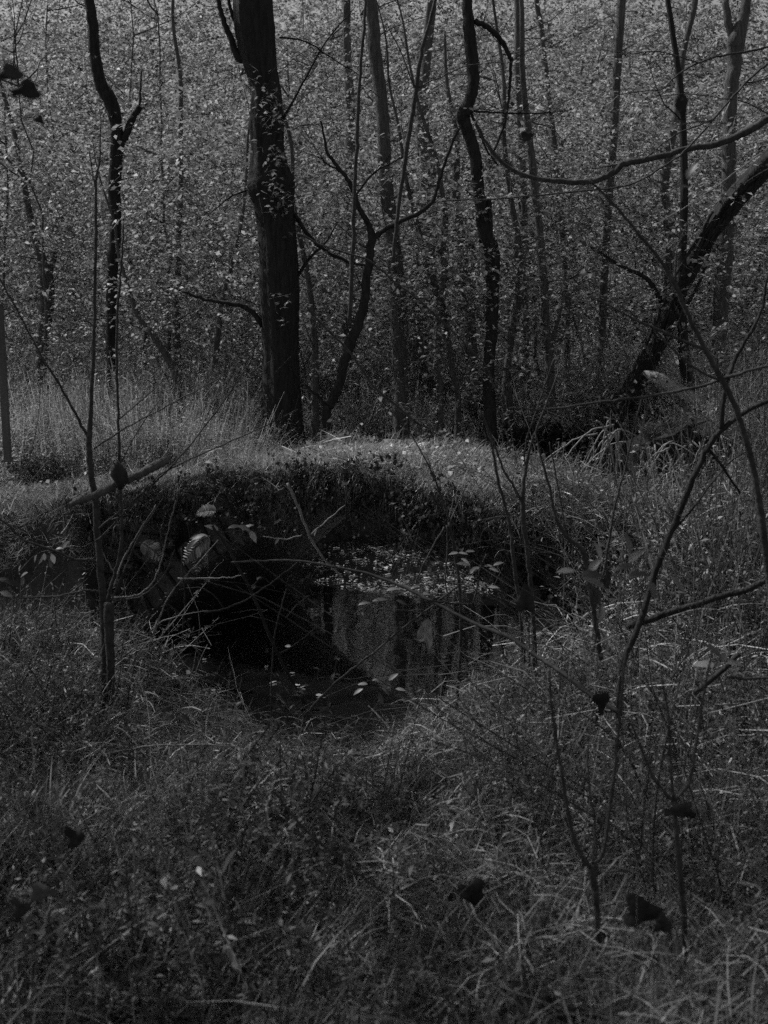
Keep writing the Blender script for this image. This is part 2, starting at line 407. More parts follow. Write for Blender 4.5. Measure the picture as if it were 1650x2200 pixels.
def leafquads(C, D, Nn, ln, wd):
    """rhombic leaves folded along the middle: 2 quads... as 4-gons; arrays (n,3)"""
    D = D / np.linalg.norm(D, axis=1)[:, None]; S = np.cross(D, Nn); S /= np.linalg.norm(S, axis=1)[:, None] + 1e-9; N2 = np.cross(S, D)
    l = ln[:, None]; w_ = wd[:, None]
    a = C; b = C + D * l * .45 + S * w_ / 2 + N2 * w_ * .12; c = C + D * l - N2 * l * .12; d = C + D * l * .45 - S * w_ / 2 + N2 * w_ * .12
    V = np.stack([a, b, c, d], 1).reshape(-1, 3); n = len(C)
    return V, np.arange(4 * n).reshape(n, 4)

def herb(n_st, h, lsize, seed, m, name, spread=.04, lean=.3, per=9, asp=.35, droop=.3):
    """upright weeds: stems carrying small leaves"""
    r_ = np.random.default_rng(seed); Vs = []; Qs = []; off = 0
    for i in range(n_st):
        b = np.array([*r_.normal(0, spread, 2), 0]); hh = h * r_.uniform(.5, 1.1); a = r_.random() * 6.28; le = r_.normal(0, lean)
        tip = b + np.array([math.cos(a) * le * hh, math.sin(a) * le * hh, hh]); w_ = .0022 * (h / .25) ** .6
        sdv = np.array([math.sin(a), -math.cos(a), 0]) * w_
        V = np.array([b + sdv, b - sdv, tip - sdv * .3, tip + sdv * .3]); Vs.append(V); Qs.append(np.array([[0, 1, 2, 3]]) + off); off += 4
        k = max(3, int(per * r_.uniform(.7, 1.3))); t_ = r_.uniform(.12, 1.0, k) ; C = b + (tip - b) * t_[:, None]
        aa = r_.random(k) * 6.28; D = np.stack([np.cos(aa), np.sin(aa), r_.normal(.15, .4, k) - droop * .5], 1)
        Nn = np.stack([r_.normal(0, .35, k), r_.normal(0, .35, k), np.ones(k)], 1)
        ln = lsize * r_.uniform(.6, 1.3, k) * (1.15 - .5 * t_); V, Q_ = leafquads(C, D, Nn, ln, ln * asp * r_.uniform(.8, 1.3, k))
        Vs.append(V); Qs.append(Q_ + off); off += len(V)
    return npmesh(name, np.concatenate(Vs), np.concatenate(Qs), m)

def crown_mesh(nspray, R0, z0, z1, leaf, seed, m, name, per=15, flat=.45, hollow=.35, twig=True, low=1.0):
    """foliage in sprays: each spray a twig with flat-lying leaves along it"""
    r_ = np.random.default_rng(seed)
    h = (z1 - z0) / 2; zc = (z1 + z0) / 2
    d = r_.normal(0, 1, (nspray, 3)); d /= np.linalg.norm(d, axis=1)[:, None]
    rad = (hollow + (1 - hollow) * r_.random(nspray) ** .6)[:, None]
    clump = r_.normal(0, 1, (26, 3)); clump /= np.linalg.norm(clump, axis=1)[:, None]
    near = np.max(d @ clump.T, axis=1); keep = near > .74 + .12 * r_.random(nspray)
    d, rad = d[keep], rad[keep]; n = len(d)
    C = d * rad * np.array([R0, R0, h]) * (1 + .15 * r_.normal(0, 1, (n, 1))) + np.array([0, 0, zc])
    fz = np.clip((C[:, 2] - z0) / (z1 - z0), 0, 1.2); C[:, 2] = np.where(C[:, 2] > z0, z0 + (z1 - z0) * fz ** low, C[:, 2])
    out = np.stack([d[:, 0] + r_.normal(0, .7, n), d[:, 1] + r_.normal(0, .7, n), r_.normal(0, .25, n)], 1); out /= np.linalg.norm(out, axis=1)[:, None]
    L_ = r_.uniform(.35, .8, n) * leaf / .06
    t_ = np.tile(np.linspace(0, 1, per), (n, 1)) + r_.normal(0, .03, (n, per))
    side = np.cross(out, np.array([0, 0, 1.])); side /= np.linalg.norm(side, axis=1)[:, None] + 1e-9
    sg = np.where(np.arange(per) % 2, 1, -1)[None, :, None]
    P = C[:, None] + out[:, None] * (t_ * L_[:, None])[..., None] - np.array([0, 0, 1.]) * (t_ ** 2 * L_[:, None] * .18)[..., None]
    D = out[:, None] * .6 + side[:, None] * sg * 1.0 + r_.normal(0, .28, (n, per, 3)) - np.array([0, 0, .25])
    Nn = np.array([0, 0, 1.]) + r_.normal(0, flat, (n, per, 3))
    P = P.reshape(-1, 3) + r_.normal(0, .02, (n * per, 3)); D = D.reshape(-1, 3); Nn = Nn.reshape(-1, 3)
    ln = leaf * r_.uniform(.65, 1.3, n * per); V, Q_ = leafquads(P, D, Nn, ln, ln * r_.uniform(.5, .7, n * per))
    if twig:
        w_ = .004
        a = C - out * .25; b = C + out * L_[:, None]
        b[:, 2] -= L_ * .16
        TV = np.stack([a + side * w_, a - side * w_, b - side * w_ * .3, b + side * w_ * .3], 1).reshape(-1, 3)
        Q_ = np.concatenate([Q_, np.arange(4 * n).reshape(n, 4) + len(V)]); V = np.concatenate([V, TV])
    return npmesh(name, V, Q_, m)


# ------------------------------------------------------------------ branching limbs
def limb(mb, p, d, L_, r, depth, rr, sides=5, up=.15, kids=3):
    pts = [Vector(p)]; rad = [r]; d = Vector(d).normalized(); n = 6; q = Vector(p); forks = []
    for i in range(n):
        d = (d + Vector((rr.gauss(0, .16), rr.gauss(0, .16), rr.gauss(0, .12) + up * .2))).normalized()
        q = q + d * (L_ / n); pts.append(q.copy()); rad.append(r * (1 - .82 * (i + 1) / n)); forks.append((q.copy(), d.copy(), rad[-1]))
    mb.tube(pts, rad, sides, .1, rr.random(), cap=False)
    if depth > 0:
        for k in range(kids):
            c, dd, rk = forks[min(1 + int(rr.random() * (n - 1)), n - 1)]
            side = Vector((rr.gauss(0, 1), rr.gauss(0, 1), rr.gauss(.2, .7))).normalized()
            limb(mb, c, dd * .6 + side * .8, L_ * rr.uniform(.45, .7), rk * .65, depth - 1, rr, max(3, sides - 1), up, kids)

# ------------------------------------------------------------------ the wood behind the bridge
CROWNS = [crown_mesh(580, 2.3, .5 + .3 * k, 7.0 + .6 * k, .083, 40 + k, M['leaf'], 'crown', low=1.35) for k in range(4)]
HIGH = [crown_mesh(330, 2.4, 7.2, 11.8, .085, 60 + k, M['leaf'], 'crown') for k in range(2)]
def young_trunk(seed):
    rr = random.Random(seed); mb = MB(); q = Vector((0, 0, -.3)); pts = []; rad = []; h = rr.uniform(7, 10)
    r0 = rr.uniform(.02, .05); lx, ly = rr.gauss(0, .05), rr.gauss(0, .05)
    for i in range(16):
        pts.append(q.copy()); rad.append(r0 * (1 - .85 * i / 15) + (.02 if i == 0 else 0))
        q = q + Vector((lx + rr.gauss(0, .07), ly + rr.gauss(0, .07), h / 15))
    mb.tube(pts, rad, 8, .08, seed)
    b = MB()
    for k in range(9):
        c = pts[3 + int(rr.random() * 11)]; a = rr.random() * 6.28
        limb(b, c, (math.cos(a), math.sin(a), .45), rr.uniform(.9, 2.0), .022, 1, rr, 4, .1, 3)
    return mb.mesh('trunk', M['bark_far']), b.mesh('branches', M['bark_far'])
YOUNG = [young_trunk(100 + k) for k in range(5)]
GROUPY = 'young leafy trees standing through the wood beyond the bridge'
spots = []
rr = random.Random(5)
for row, (Y, n) in enumerate(((17.2, 4), (19.8, 6), (22.5, 6), (25.5, 7), (29.5, 8), (34, 11), (38.5, 13), (43, 14))):
    half = Y * .36 + 1.6
    for i in range(n):
        x = -half + 2 * half * (i + .5 + rr.uniform(-.35, .35)) / n
        if Y < 21 and .18 < x / Y < .34: continue
        spots.append((x, max(17.0, Y + rr.uniform(-1.1, 1.1)), row))
SKIPX = []                      # gaps kept open before named trunks
for i, (x, y, row) in enumerate(spots):
    z = float(ground_z(x, y)); r_ = empty('young_tree', (x, y, z), None, 'tree', None)
    r_.rotation_euler.z = rr.random() * 6.28; sc_ = rr.uniform(.85, 1.15) * (.72 + .028 * (y - 15)); r_.scale = (sc_,) * 3
    tm, bm_ = YOUNG[i % 5]
    lab = ('slender young tree with flat leaf sprays in the nearer part of the wood' if row < 3 else
           'slim leafy tree half lost among others deep in the wood' )
    tag(r_, lab, None, GROUPY if row < 3 else 'slim leafy trees deep in the wood')
    for nm, me in (('trunk', tm), ('branches', bm_), ('crown', CROWNS[(i * 7 + row) % 4])):
        o = bpy.data.objects.new(nm, me); COL.objects.link(o); o.parent = r_
        if nm == 'crown': o.rotation_euler.z = rr.random() * 6.28
        if nm == 'branches': o['kind'] = 'stuff'
far = []; frot = []; fsc = []
for i in range(190):
    y = rr.uniform(46, 66); x = rr.uniform(-.42, .42) * y; far.append((x, y, float(ground_z(x, y)) - 1.2)); frot.append((0, 0, rr.random() * 6.28)); fsc.append(rr.uniform(1.6, 2.5))
scatter('far_wood', far, frot, fsc, coll('far_crown', CROWNS), 'far depth of the wood where trees merge into one leafy mass', 4)

# ------------------------------------------------------------------ named trees
SHOOTS = [crown_mesh(95, .75, .3, 4.8, .085, 80 + k, M['leaf'], 'leafy_shoots', hollow=.1) for k in range(3)]
def tree(Y, label, trunk, branches=(), top=None, sides=12, ridges=0, m='bark', wob=.0, seed=1, group=None, twigs=0, twl=1.0, name='tree', base=True, high=0, leafy=None):
    b = at(trunk[-1][0], trunk[-1][1], Y); gz = float(surf_z(b.x, b.y)); rr = random.Random(seed)
    root = empty(name, (b.x, b.y, gz), label, 'tree', group)
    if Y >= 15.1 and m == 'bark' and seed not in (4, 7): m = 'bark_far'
    if Y >= 15 and seed not in (4, 6, 7):
        o = bpy.data.objects.new('leafy_shoots', SHOOTS[seed % 3]); COL.objects.link(o); o.parent = root; o.location = (0, -.45, rr.uniform(-.1, .9)); o.rotation_euler.z = seed; o['kind'] = 'stuff'
    pts = [(p[0], p[1], p[2]) for p in trunk]
    q = [(*at(x, y, Y), w_ / 2 / F * Y) for x, y, w_ in pts]
    if base:
        l = q[-1]; q.append((l[0], l[1], min(gz, l[2]) - .02, l[3] * 1.25)); q.append((l[0], l[1], min(gz, l[2]) - .3, l[3] * 1.6))
    if top:                        # grow on above the frame
        a, c = Vector(q[0][:3]), Vector(q[1][:3]); d = (a - c).normalized(); d = (d + Vector((0, 0, .6))).normalized()
        r_ = q[0][3]; ups = []
        for k in range(1, 6):
            a = a + (d + Vector((rr.gauss(0, .12), rr.gauss(0, .12), 0))) * top / 5; ups.append((*a, r_ * (1 - .16 * k)))
        q = ups[::-1] + q
    s_ = smooth_path(q, 6 if not ridges else 10)
    mb = MB(); P = [Vector(k[:3]) + Vector((rr.gauss(0, 1), rr.gauss(0, 1), 0)) * wob for k in s_]
    mb.tube(P, [k[3] for k in s_], sides, .10 if not ridges else .035, seed, ridges); mb.build('trunk', M[m], root)
    for br in branches:
        mb = MB(); Pb = stroke(mb, br['p'], br['w'][0], br['w'][1], Y, Y + br.get('dy', 0), 7, 6, .12, seed=seed, wob=.004)
        if br.get('fork', True):
            for k in range(br.get('k', 4)):
                c = rr.choice(Pb[len(Pb) // 4:]); a = rr.random() * 6.28
                limb(mb, c, (math.cos(a), math.sin(a) * .5, rr.uniform(.0, .8)), rr.uniform(.3, .9), .006, 1, rr, 4)
        mb.build('branch', M[m], root)
    if twigs:
        mb = MB()
        for k in range(twigs):
            c = P[int(rr.uniform(.05, .8) * len(P))]; a = rr.random() * 6.28
            limb(mb, c, (math.cos(a), math.sin(a) * .6, rr.uniform(-.1, .8)), rr.uniform(.5, 1.3) * twl, .011, 2, rr, 4, .1, 3)
        mb.build('twigs', M[m], root)['kind'] = 'stuff'
    if high:
        tp = P[0]; o = bpy.data.objects.new('crown', HIGH[seed % 2]); COL.objects.link(o); o.parent = root
        o.location = (tp.x - b.x, tp.y - b.y, high - 7.0 - gz); o.rotation_euler.z = rr.random() * 6.28
    if leafy:
        mb = MB()
        for (x, y, n, spr) in leafy:
            for k in range(n):
                c = at(x + rr.gauss(0, spr), y + rr.gauss(0, spr), Y - .35 + rr.uniform(-.2, .15)); d = Vector((rr.gauss(0, 1), rr.gauss(0, .6), rr.gauss(-.1, .4)))
                mb.leaf(c, d, (rr.gauss(0, .4), rr.gauss(0, .4), 1), rr.uniform(.05, .085), rr.uniform(.03, .05), .25)
                if k % 3 == 0: mb.tube([c, c + d.normalized() * -.09, c + Vector((rr.gauss(0, .1), .2, rr.gauss(0, .1)))], [.0015, .002, .003], 3, cap=False)
        mb.build('leafy_shoots', M['leaf_pale'], root)['kind'] = 'stuff'
    return root

tree(14.5, 'thickest old trunk, beside the bridge, with burls and leafy shoots',
     [(542, -20, 74), (548, 60, 76), (560, 140, 66), (572, 200, 60), (572, 260, 66), (574, 320, 68), (578, 370, 84), (582, 400, 94), (588, 440, 84), (596, 520, 80), (600, 620, 80), (602, 720, 76), (605, 820, 78), (606, 890, 82), (609, 940, 92), (611, 975, 116)],
     [dict(p=[(548, 120), (515, 125), (495, 80), (480, 40), (465, -10)], w=(18, 9)), dict(p=[(515, 125), (510, 60), (495, 20), (490, -20)], w=(10, 6), fork=False),
      dict(p=[(632, 460), (660, 500), (700, 540), (760, 565), (790, 572)], w=(9, 5), k=5), dict(p=[(640, 590), (665, 555), (700, 520), (725, 480)], w=(8, 3)),
      dict(p=[(565, 700), (530, 660), (480, 650), (430, 640), (390, 625)], w=(13, 5), k=7), dict(p=[(560, 400), (500, 420), (450, 460)], w=(5, 2)),
      dict(p=[(605, 260), (650, 180), (700, 90), (760, 20)], w=(6, 2)), dict(p=[(600, 80), (660, 90), (720, 130), (790, 170)], w=(4, 2))],
     top=5, sides=40, ridges=9, seed=3, twigs=5, high=11.5, leafy=[(560, 180, 16, 18), (575, 225, 40, 22), (590, 260, 26, 18), (590, 335, 40, 20), (590, 400, 36, 22), (612, 420, 34, 14), (595, 450, 22, 10), (610, 640, 12, 14), (605, 690, 6, 8)])
for q_ in [(548, 392, 22), (560, 385, 18), (618, 402, 16), (542, 226, 13)]:
    pass
tree(17, 'slender dark tree left of the thick trunk with a broken upward side limb',
     [(190, -10, 20), (200, 60, 22), (204, 120, 24), (216, 180, 26), (236, 215, 30), (248, 260, 26), (250, 330, 27), (246, 400, 26), (247, 500, 24), (240, 600, 24), (240, 700, 24), (241, 800, 22), (242, 880, 24)],
     [dict(p=[(254, 320), (270, 290), (285, 255), (300, 228)], w=(17, 14), fork=False), dict(p=[(300, 226), (302, 180), (305, 150)], w=(5, 3), fork=False)], top=4, seed=4, twigs=4, high=11, wob=.004)
tree(14.0, 'small dark tree forking low beside the thick trunk, its stem curving up right',
     [(690, 260, 4), (703, 325, 6), (735, 370, 8), (760, 410, 10), (768, 440, 11), (790, 480, 13), (798, 515, 18), (790, 580, 18), (783, 650, 20), (768, 700, 22), (750, 745, 22), (738, 790, 20), (728, 830, 19), (712, 865, 21), (702, 885, 20), (702, 950, 19)],
     [dict(p=[(800, 515), (820, 498), (855, 478), (905, 455), (930, 430), (945, 385), (965, 325), (985, 275)], w=(12, 5)),
      dict(p=[(700, 878), (688, 855), (672, 842), (655, 825)], w=(9, 4)), dict(p=[(765, 420), (800, 375), (850, 345), (880, 330)], w=(5, 2)), dict(p=[(735, 370), (700, 350), (690, 340)], w=(5, 2))], seed=5, twigs=5, twl=.8, wob=.006)
tree(14.9, 'tall sinuous kinked trunk right of the small low-forking tree',
     [(1003, -10, 20), (1008, 60, 24), (1014, 120, 26), (1017, 180, 24), (1008, 220, 24), (995, 248, 28), (1004, 280, 25), (1018, 320, 25), (1024, 370, 24), (1032, 440, 25), (1040, 500, 28), (1056, 545, 36), (1058, 600, 28), (1058, 660, 27), (1056, 720, 26), (1050, 780, 24), (1050, 850, 26), (1053, 915, 30)],
     [dict(p=[(1012, 240), (1030, 285), (1048, 325), (1070, 355)], w=(6, 3)), dict(p=[(1020, 45), (1050, 60), (1075, 85), (1090, 110), (1098, 130)], w=(12, 9)), dict(p=[(1098, 130), (1095, 190), (1088, 250), (1072, 300), (1058, 332)], w=(7, 4), k=2), dict(p=[(1050, 530), (1052, 480), (1050, 430)], w=(16, 12), fork=False),
      dict(p=[(1010, 238), (1080, 243), (1150, 244), (1220, 238)], w=(5, 2))],
     top=4, seed=6, twigs=4, high=11.3, m='bark', wob=.004, sides=16)
LEAN = tree(15.2, 'shaggy dark trunk leaning steeply to the right over the pale fallen log',
     [(1780, 215, 36), (1710, 285, 40), (1650, 350, 44), (1600, 402, 44), (1555, 455, 42), (1520, 505, 40), (1490, 560, 40), (1457, 620, 42), (1430, 685, 44), (1405, 742, 42), (1380, 798, 42), (1350, 850, 44), (1325, 890, 56)],
     [dict(p=[(1420, 650), (1400, 610), (1375, 590), (1340, 575), (1300, 550), (1270, 530)], w=(12, 5)), dict(p=[(1560, 420), (1545, 470), (1530, 500)], w=(10, 4), fork=False), dict(p=[(1480, 560), (1440, 600), (1420, 640)], w=(6, 3))],
     top=3, sides=28, ridges=7, seed=7, twigs=5, wob=.004)
lean_pts = [(1660, 350), (1600, 400), (1555, 450), (1520, 505), (1495, 560), (1455, 625), (1430, 690), (1405, 745), (1380, 800), (1350, 850)]
rr = random.Random(9)
for k in range(7):
    mb = MB(); o_ = rr.uniform(-22, 24); stroke(mb, [(x + o_ + rr.gauss(0, 5), y + rr.gauss(0, 4)) for x, y in lean_pts[rr.randrange(3):]], rr.uniform(5, 10), 4, 14.95, sides=6, rough=.3, seed=k, wob=.006); mb.build('climbing_vine', M['bark'], LEAN)
mb = MB()
for k in range(260):
    i = rr.randrange(len(lean_pts) - 1); t_ = rr.random(); x = lean_pts[i][0] * (1 - t_) + lean_pts[i + 1][0] * t_ + rr.gauss(4, 20); y = lean_pts[i][1] * (1 - t_) + lean_pts[i + 1][1] * t_ + rr.gauss(0, 8)
    a = at(x, y, 14.95); L_ = rr.uniform(.05, .22); mb.tube([a, a + Vector((rr.gauss(0, .03), -.03, -L_ * .4)), a + Vector((rr.gauss(0, .05), -.03, -L_))], [.006, .004, .001], 3, cap=False)
mb.build('bark_shreds', M['bark'], LEAN)['kind'] = 'stuff'
tree(17, 'upright forked tree at the right with pale lit bark low on its trunk',
     [(1604, -10, 20), (1598, 40, 22), (1582, 85, 36), (1578, 130, 30), (1570, 200, 28), (1567, 300, 28), (1565, 400, 30), (1560, 480, 34), (1556, 560, 34), (1550, 640, 32), (1546, 720, 30), (1542, 800, 26), (1542, 860, 28)],
     [dict(p=[(1578, 90), (1565, 50), (1558, 0)], w=(18, 14), fork=False)], top=4, seed=8, twigs=5, high=11, m='bark', wob=.006)
tree(16, 'dark straight tree behind the fork of the small tree, partly screened by leaves',
     [(795, -10, 24), (803, 60, 26), (805, 110, 27), (818, 200, 26), (825, 300, 28), (830, 400, 30), (840, 480, 32), (848, 560, 34), (855, 640, 40), (858, 720, 36), (860, 800, 32), (862, 850, 34)], top=4, seed=9, twigs=4, high=11)
tree(21, 'broad pale smooth trunk standing well back in the middle of the wood',
     [(920, 380, 34), (916, 450, 40), (912, 540, 46), (908, 620, 52), (905, 700, 50), (903, 780, 52), (902, 830, 56)], top=6, seed=10, twigs=2, m='bark_pale', sides=20, high=12)
tree(15.6, 'thin crooked pale-edged stem close right of the broad pale trunk', [(938, 340, 8), (948, 400, 10), (957, 470, 12), (952, 540, 12), (956, 580, 15), (946, 640, 12), (942, 720, 12), (944, 800, 13), (946, 850, 14)], top=3, seed=11, m='bark_pale', twigs=3)
tree(15.8, 'thin dark leaning stem in front of the broad pale trunk', [(893, 470, 10), (905, 520, 12), (920, 575, 12), (938, 620, 14), (955, 680, 15), (965, 750, 14), (978, 830, 14), (984, 860, 14)], top=3, seed=12, twigs=3)
tree(15.5, 'dark stem that divides at half height, right of the sinuous trunk', [(1138, 300, 14), (1146, 370, 17), (1152, 440, 16), (1160, 500, 16), (1163, 560, 18), (1170, 620, 18), (1172, 690, 17), (1180, 750, 18), (1183, 820, 18), (1185, 880, 20)],
     [dict(p=[(1184, 760), (1195, 700), (1205, 660), (1212, 630)], w=(11, 6))], top=4, seed=13, twigs=5)
tree(16, 'curving dark tree just right of the sinuous trunk, bulging at its foot', [(1100, 440, 12), (1110, 500, 16), (1116, 570, 20), (1116, 630, 20), (1103, 690, 18), (1096, 740, 16), (1090, 790, 16), (1088, 830, 20), (1090, 870, 26)], top=4, seed=14, twigs=4)
tree(19, 'crooked thin dark tree behind the leaning shaggy trunk', [(1428, 380, 20), (1430, 440, 18), (1440, 540, 18), (1432, 640, 20), (1425, 720, 22), (1418, 800, 22)], top=5, seed=15, twigs=3)
tree(15, 'dark stem with clinging shoots right of the pale fallen log', [(1462, 190, 13), (1468, 300, 15), (1470, 430, 16), (1466, 560, 18), (1465, 680, 20), (1472, 780, 26), (1485, 860, 26), (1500, 920, 26)], top=4, seed=16, twigs=7)
tree(20, 'thick dim tree with a crooked top at the left of the wood', [(72, 500, 14), (88, 550, 20), (100, 600, 30), (100, 660, 30), (92, 730, 28), (84, 800, 30)], [dict(p=[(100, 600), (115, 560), (118, 540)], w=(16, 8))], top=5, seed=17, twigs=3, high=12)
tree(16, 'thin dark leaning stem between the slender forked tree and the thick trunk', [(270, 600, 8), (282, 640, 10), (300, 685, 12), (325, 715, 14), (345, 745, 14), (375, 800, 14), (385, 850, 14)], top=2, seed=18, twigs=3)
tree(20, 'slim straight dark stem midway between the slender forked tree and the thick trunk', [(388, 300, 10), (388, 400, 11), (383, 520, 13), (381, 620, 14), (380, 720, 16), (382, 820, 18)], top=5, seed=19, twigs=3)
tree(16, 'slim dark stem right behind the thick trunk', [(655, 560, 12), (665, 620, 13), (672, 690, 15), (677, 750, 15), (677, 820, 16)], top=4, seed=20, twigs=3)
tree(18, 'short thick dark trunk seen between the sinuous trunk and the broad pale one', [(1005, 640, 22), (1010, 700, 26), (1012, 760, 28), (1014, 830, 32)], top=4, seed=21)
tree(18, 'slim dark stem hanging into view high above the horizontal branch', [(1112, -10, 14), (1113, 60, 14), (1112, 130, 14), (1116, 250, 12), (1125, 400, 14), (1128, 600, 14), (1130, 840, 16)], top=4, seed=22, twigs=3)
tree(19, 'straight slim stem crossing the upper wood near the top edge', [(1153, -10, 10), (1163, 60, 11), (1171, 140, 11), (1195, 350, 12), (1215, 600, 13), (1220, 820, 14)], top=4, seed=23, twigs=2)
tree(18, 'slim tree under the small gap of sky near the top', [(1336, -10, 18), (1332, 60, 18), (1328, 110, 18), (1318, 300, 16), (1300, 560, 16), (1290, 820, 18)], top=4, seed=24, twigs=3)
tree(17, 'slim dark stem on the left side of the thick trunk, behind the weeds', [(478, 640, 10), (470, 700, 13), (462, 770, 14), (455, 830, 15)], top=4, seed=25, twigs=2)
tree(22, 'grey tree close beyond the fork of the small dark tree', [(750, 380, 26), (752, 500, 28), (752, 600, 28), (750, 700, 30), (748, 800, 32)], top=6, seed=26, m='bark_pale', twigs=2)


# ------------------------------------------------------------------ undergrowth
def pick(n, xr, yr, cond=None, wedge=True):
    """random ground points inside the part of the land in view"""
    out = []
    while len(out) < n:
        x = rng.uniform(xr[0], xr[1], n * 2); y = rng.uniform(yr[0], yr[1], n * 2)
        k = np.ones(len(x), bool)
        if wedge: k &= np.abs(x) < y * .37 + .7
        if cond is not None: k &= cond(x, y)
        out += list(zip(x[k], y[k]))
    a = np.array(out[:n]); return a[:, 0], a[:, 1]
def rots(n, tilt=.12):
    return np.stack([rng.normal(0, tilt, n), rng.normal(0, tilt, n), rng.random(n) * 6.283], 1)
def lay(name, n, xr, yr, c, nv, label, s0, s1, cond=None, tilt=.12, dz=0.0, sfun=None):
    x, y = pick(n, xr, yr, cond); z = surf_z(x, y); sc_ = rng.uniform(s0, s1, n)
    if sfun is not None: sc_ = sc_ * sfun(x, y)
    e = .12; gx = (surf_z(x + e, y) - surf_z(x - e, y)) / (2 * e); gy = (surf_z(x, y + e) - surf_z(x, y - e)) / (2 * e); ro = []
    for i in range(n):
        v = Vector((-max(-1, min(1, gx[i])), -max(-1, min(1, gy[i])), 1)).normalized()
        q = Vector((0, 0, 1)).rotation_difference(v).to_matrix() @ Matrix.Rotation(rng.random() * 6.283, 3, 'Z'); ro.append(tuple(q.to_euler()))
    return scatter(name, np.stack([x, y, z + dz], 1), ro, sc_, c, label, nv)
dry = lambda x, y: (creek_d(x, y) > .12) | on_deck(x, y)
def on_deck(x, y):
    s, v = bridge_sv(x, y); return (s > -2.3) & (s < 3.0) & (v > 0.02) & (v < BW_ - .02)
def on_path(x, y):
    s, v = bridge_sv(x, y); return (np.abs(s) < 8) & (v > 0) & (v < BW_ + .1)

m_short = [blades(26, .04, .15, .05, .0042, .7, 200 + k, M['grass'], 'short_tuft') for k in range(4)]
m_turf = [blades(22, .02, .07, .05, .005, .9, 204 + k, M['turf'], 'turf_tuft', 2, .9) for k in range(4)]
m_long = [blades(24, .12, .34, .03, .006, 1.0, 210 + k, M['grass'], 'long_tuft', 5) for k in range(5)]
m_low = [herb(7, .16, .026, 220 + k, M['herb'], 'low_weed', .06, .5, 12) for k in range(5)]
m_mid = [herb(4, .38, .05, 230 + k, M['herb'], 'mid_weed', .05, .3, 13, .38) for k in range(4)]
m_fine = [herb(6, .36, .028, 235 + k, M['herb'], 'fine_weed', .06, .45, 26, .3, .2) for k in range(4)]
m_thin = [herb(5, 1.0, .04, 245 + k, M['herb'], 'thin_weed', .12, .3, 22, .3, .4) for k in range(4)]
m_tall = [herb(4, .95, .10, 240 + k, M['leaf'], 'tall_weed', .12, .22, 20, .24, .7) for k in range(5)]
m_straw = [straws(18, .26, .12, .0026, 250 + k, M['straw'], 'straw_tangle') for k in range(5)]
m_stalk = [straws(9, .55, .35, .0042, 260 + k, M['straw'], 'stalk_tangle') for k in range(4)]
def litter_mesh(n, size, seed):
    r_ = np.random.default_rng(seed); C = np.stack([r_.normal(0, .12, n), r_.normal(0, .12, n), r_.uniform(.004, .03, n)], 1)
    a = r_.random(n) * 6.28; D = np.stack([np.cos(a), np.sin(a), r_.normal(0, .25, n)], 1); Nn = np.stack([r_.normal(0, .45, n), r_.normal(0, .45, n), np.ones(n)], 1)
    ln = size * r_.uniform(.5, 1.3, n); V, Q_ = leafquads(C, D, Nn, ln, ln * r_.uniform(.45, .8, n)); return npmesh('litter', V, Q_, M['litter'])
LIT = coll('leaf_litter', [litter_mesh(14, .055, 270 + k) for k in range(4)])
patch = lambda x, y, sd: sstep(-.6, 1.0, hnoise(x * 1.6, y * 1.6, sd))

off = lambda x, y: dry(x, y) & ~on_path(x, y)
dry2 = lambda x, y: (creek_d(x, y) > .28) | on_deck(x, y)
lay('turf_grass', 1500, (-6, 6), (6.5, 12.6), clumps('turf', m_turf + m_short[:2], 12, .22, 500), 4, 'short turf covering the bridge deck and the path banks', .8, 1.2, dry2)
lay('near_grass', 800, (-3, 3), (1.6, 8), clumps('meadow', m_short, 14, .2, 510), 4, 'short grass among the weeds of the near bank', .8, 1.5, dry2)
lay('near_long_grass', 560, (-3.2, 3.2), (1.8, 8.2), clumps('long_grass', m_long, 9, .22, 520, tilt=.3), 4, 'drooping longer grass scattered through the near bank', .45, .95, dry, sfun=lambda x, y: (.45 + .8 * patch(x * 1.4, y * 1.4, 4)) * np.where((x > -1.35) & (x < .9) & (y > 3.7), .5, 1))
lay('near_weeds', 520, (-3.2, 3.2), (1.6, 8), clumps('low_weeds', m_low, 13, .2, 530, tilt=.3), 4, 'small leaved low weeds carpeting the near bank', .7, 1.2, dry2)
lay('near_mid_weeds', 420, (-3.2, 3.2), (2.4, 8.4), clumps('mid_weeds', m_fine, 9, .22, 540, tilt=.35), 4, 'knee high weeds standing out of the near bank', .5, 1.0, dry2, sfun=lambda x, y: (.45 + 1.0 * patch(x * 1.3, y * 1.3, 31)) * np.where((x > -1.35) & (x < 1.0) & (y > 3.7), .4, 1))
lay('dry_straw', 430, (-3.2, 3.2), (1.7, 8), clumps('straw', m_straw, 10, .25, 550, tilt=.3), 4, 'bleached dry straw lying tangled over the near bank', .6, 1.1, dry2, dz=.04, sfun=lambda x, y: .55 + .6 * patch(x, y, 7))
lay('right_stalks', 90, (.9, 3.4), (3.5, 8.0), clumps('stalks', m_stalk, 6, .3, 560, tilt=.3), 4, 'tangle of dry stalks filling the right bank', .6, 1.1, dry2, dz=.04)
lay('bank_weeds', 230, (.9, 4.8), (4.6, 8.4), clumps('bank_weed', m_mid, 9, .25, 570, tilt=.25), 4, 'weeds crowding the right bank beside the bridge', .6, 1.1, lambda x, y: dry2(x, y) & ~on_deck(x, y))
lay('thicket', 170, (1.55, 4.2), (4.2, 10.5), clumps('thicket_stems', m_thin, 9, .3, 575, tilt=.3), 4, 'thicket of thin leafy stems and seed stalks over the right bank', .5, 1.15, lambda x, y: dry2(x, y) & ~on_deck(x, y), sfun=lambda x, y: np.where(on_path(x, y), .45, 1) * (.5 + .7 * patch(x, y, 33)))
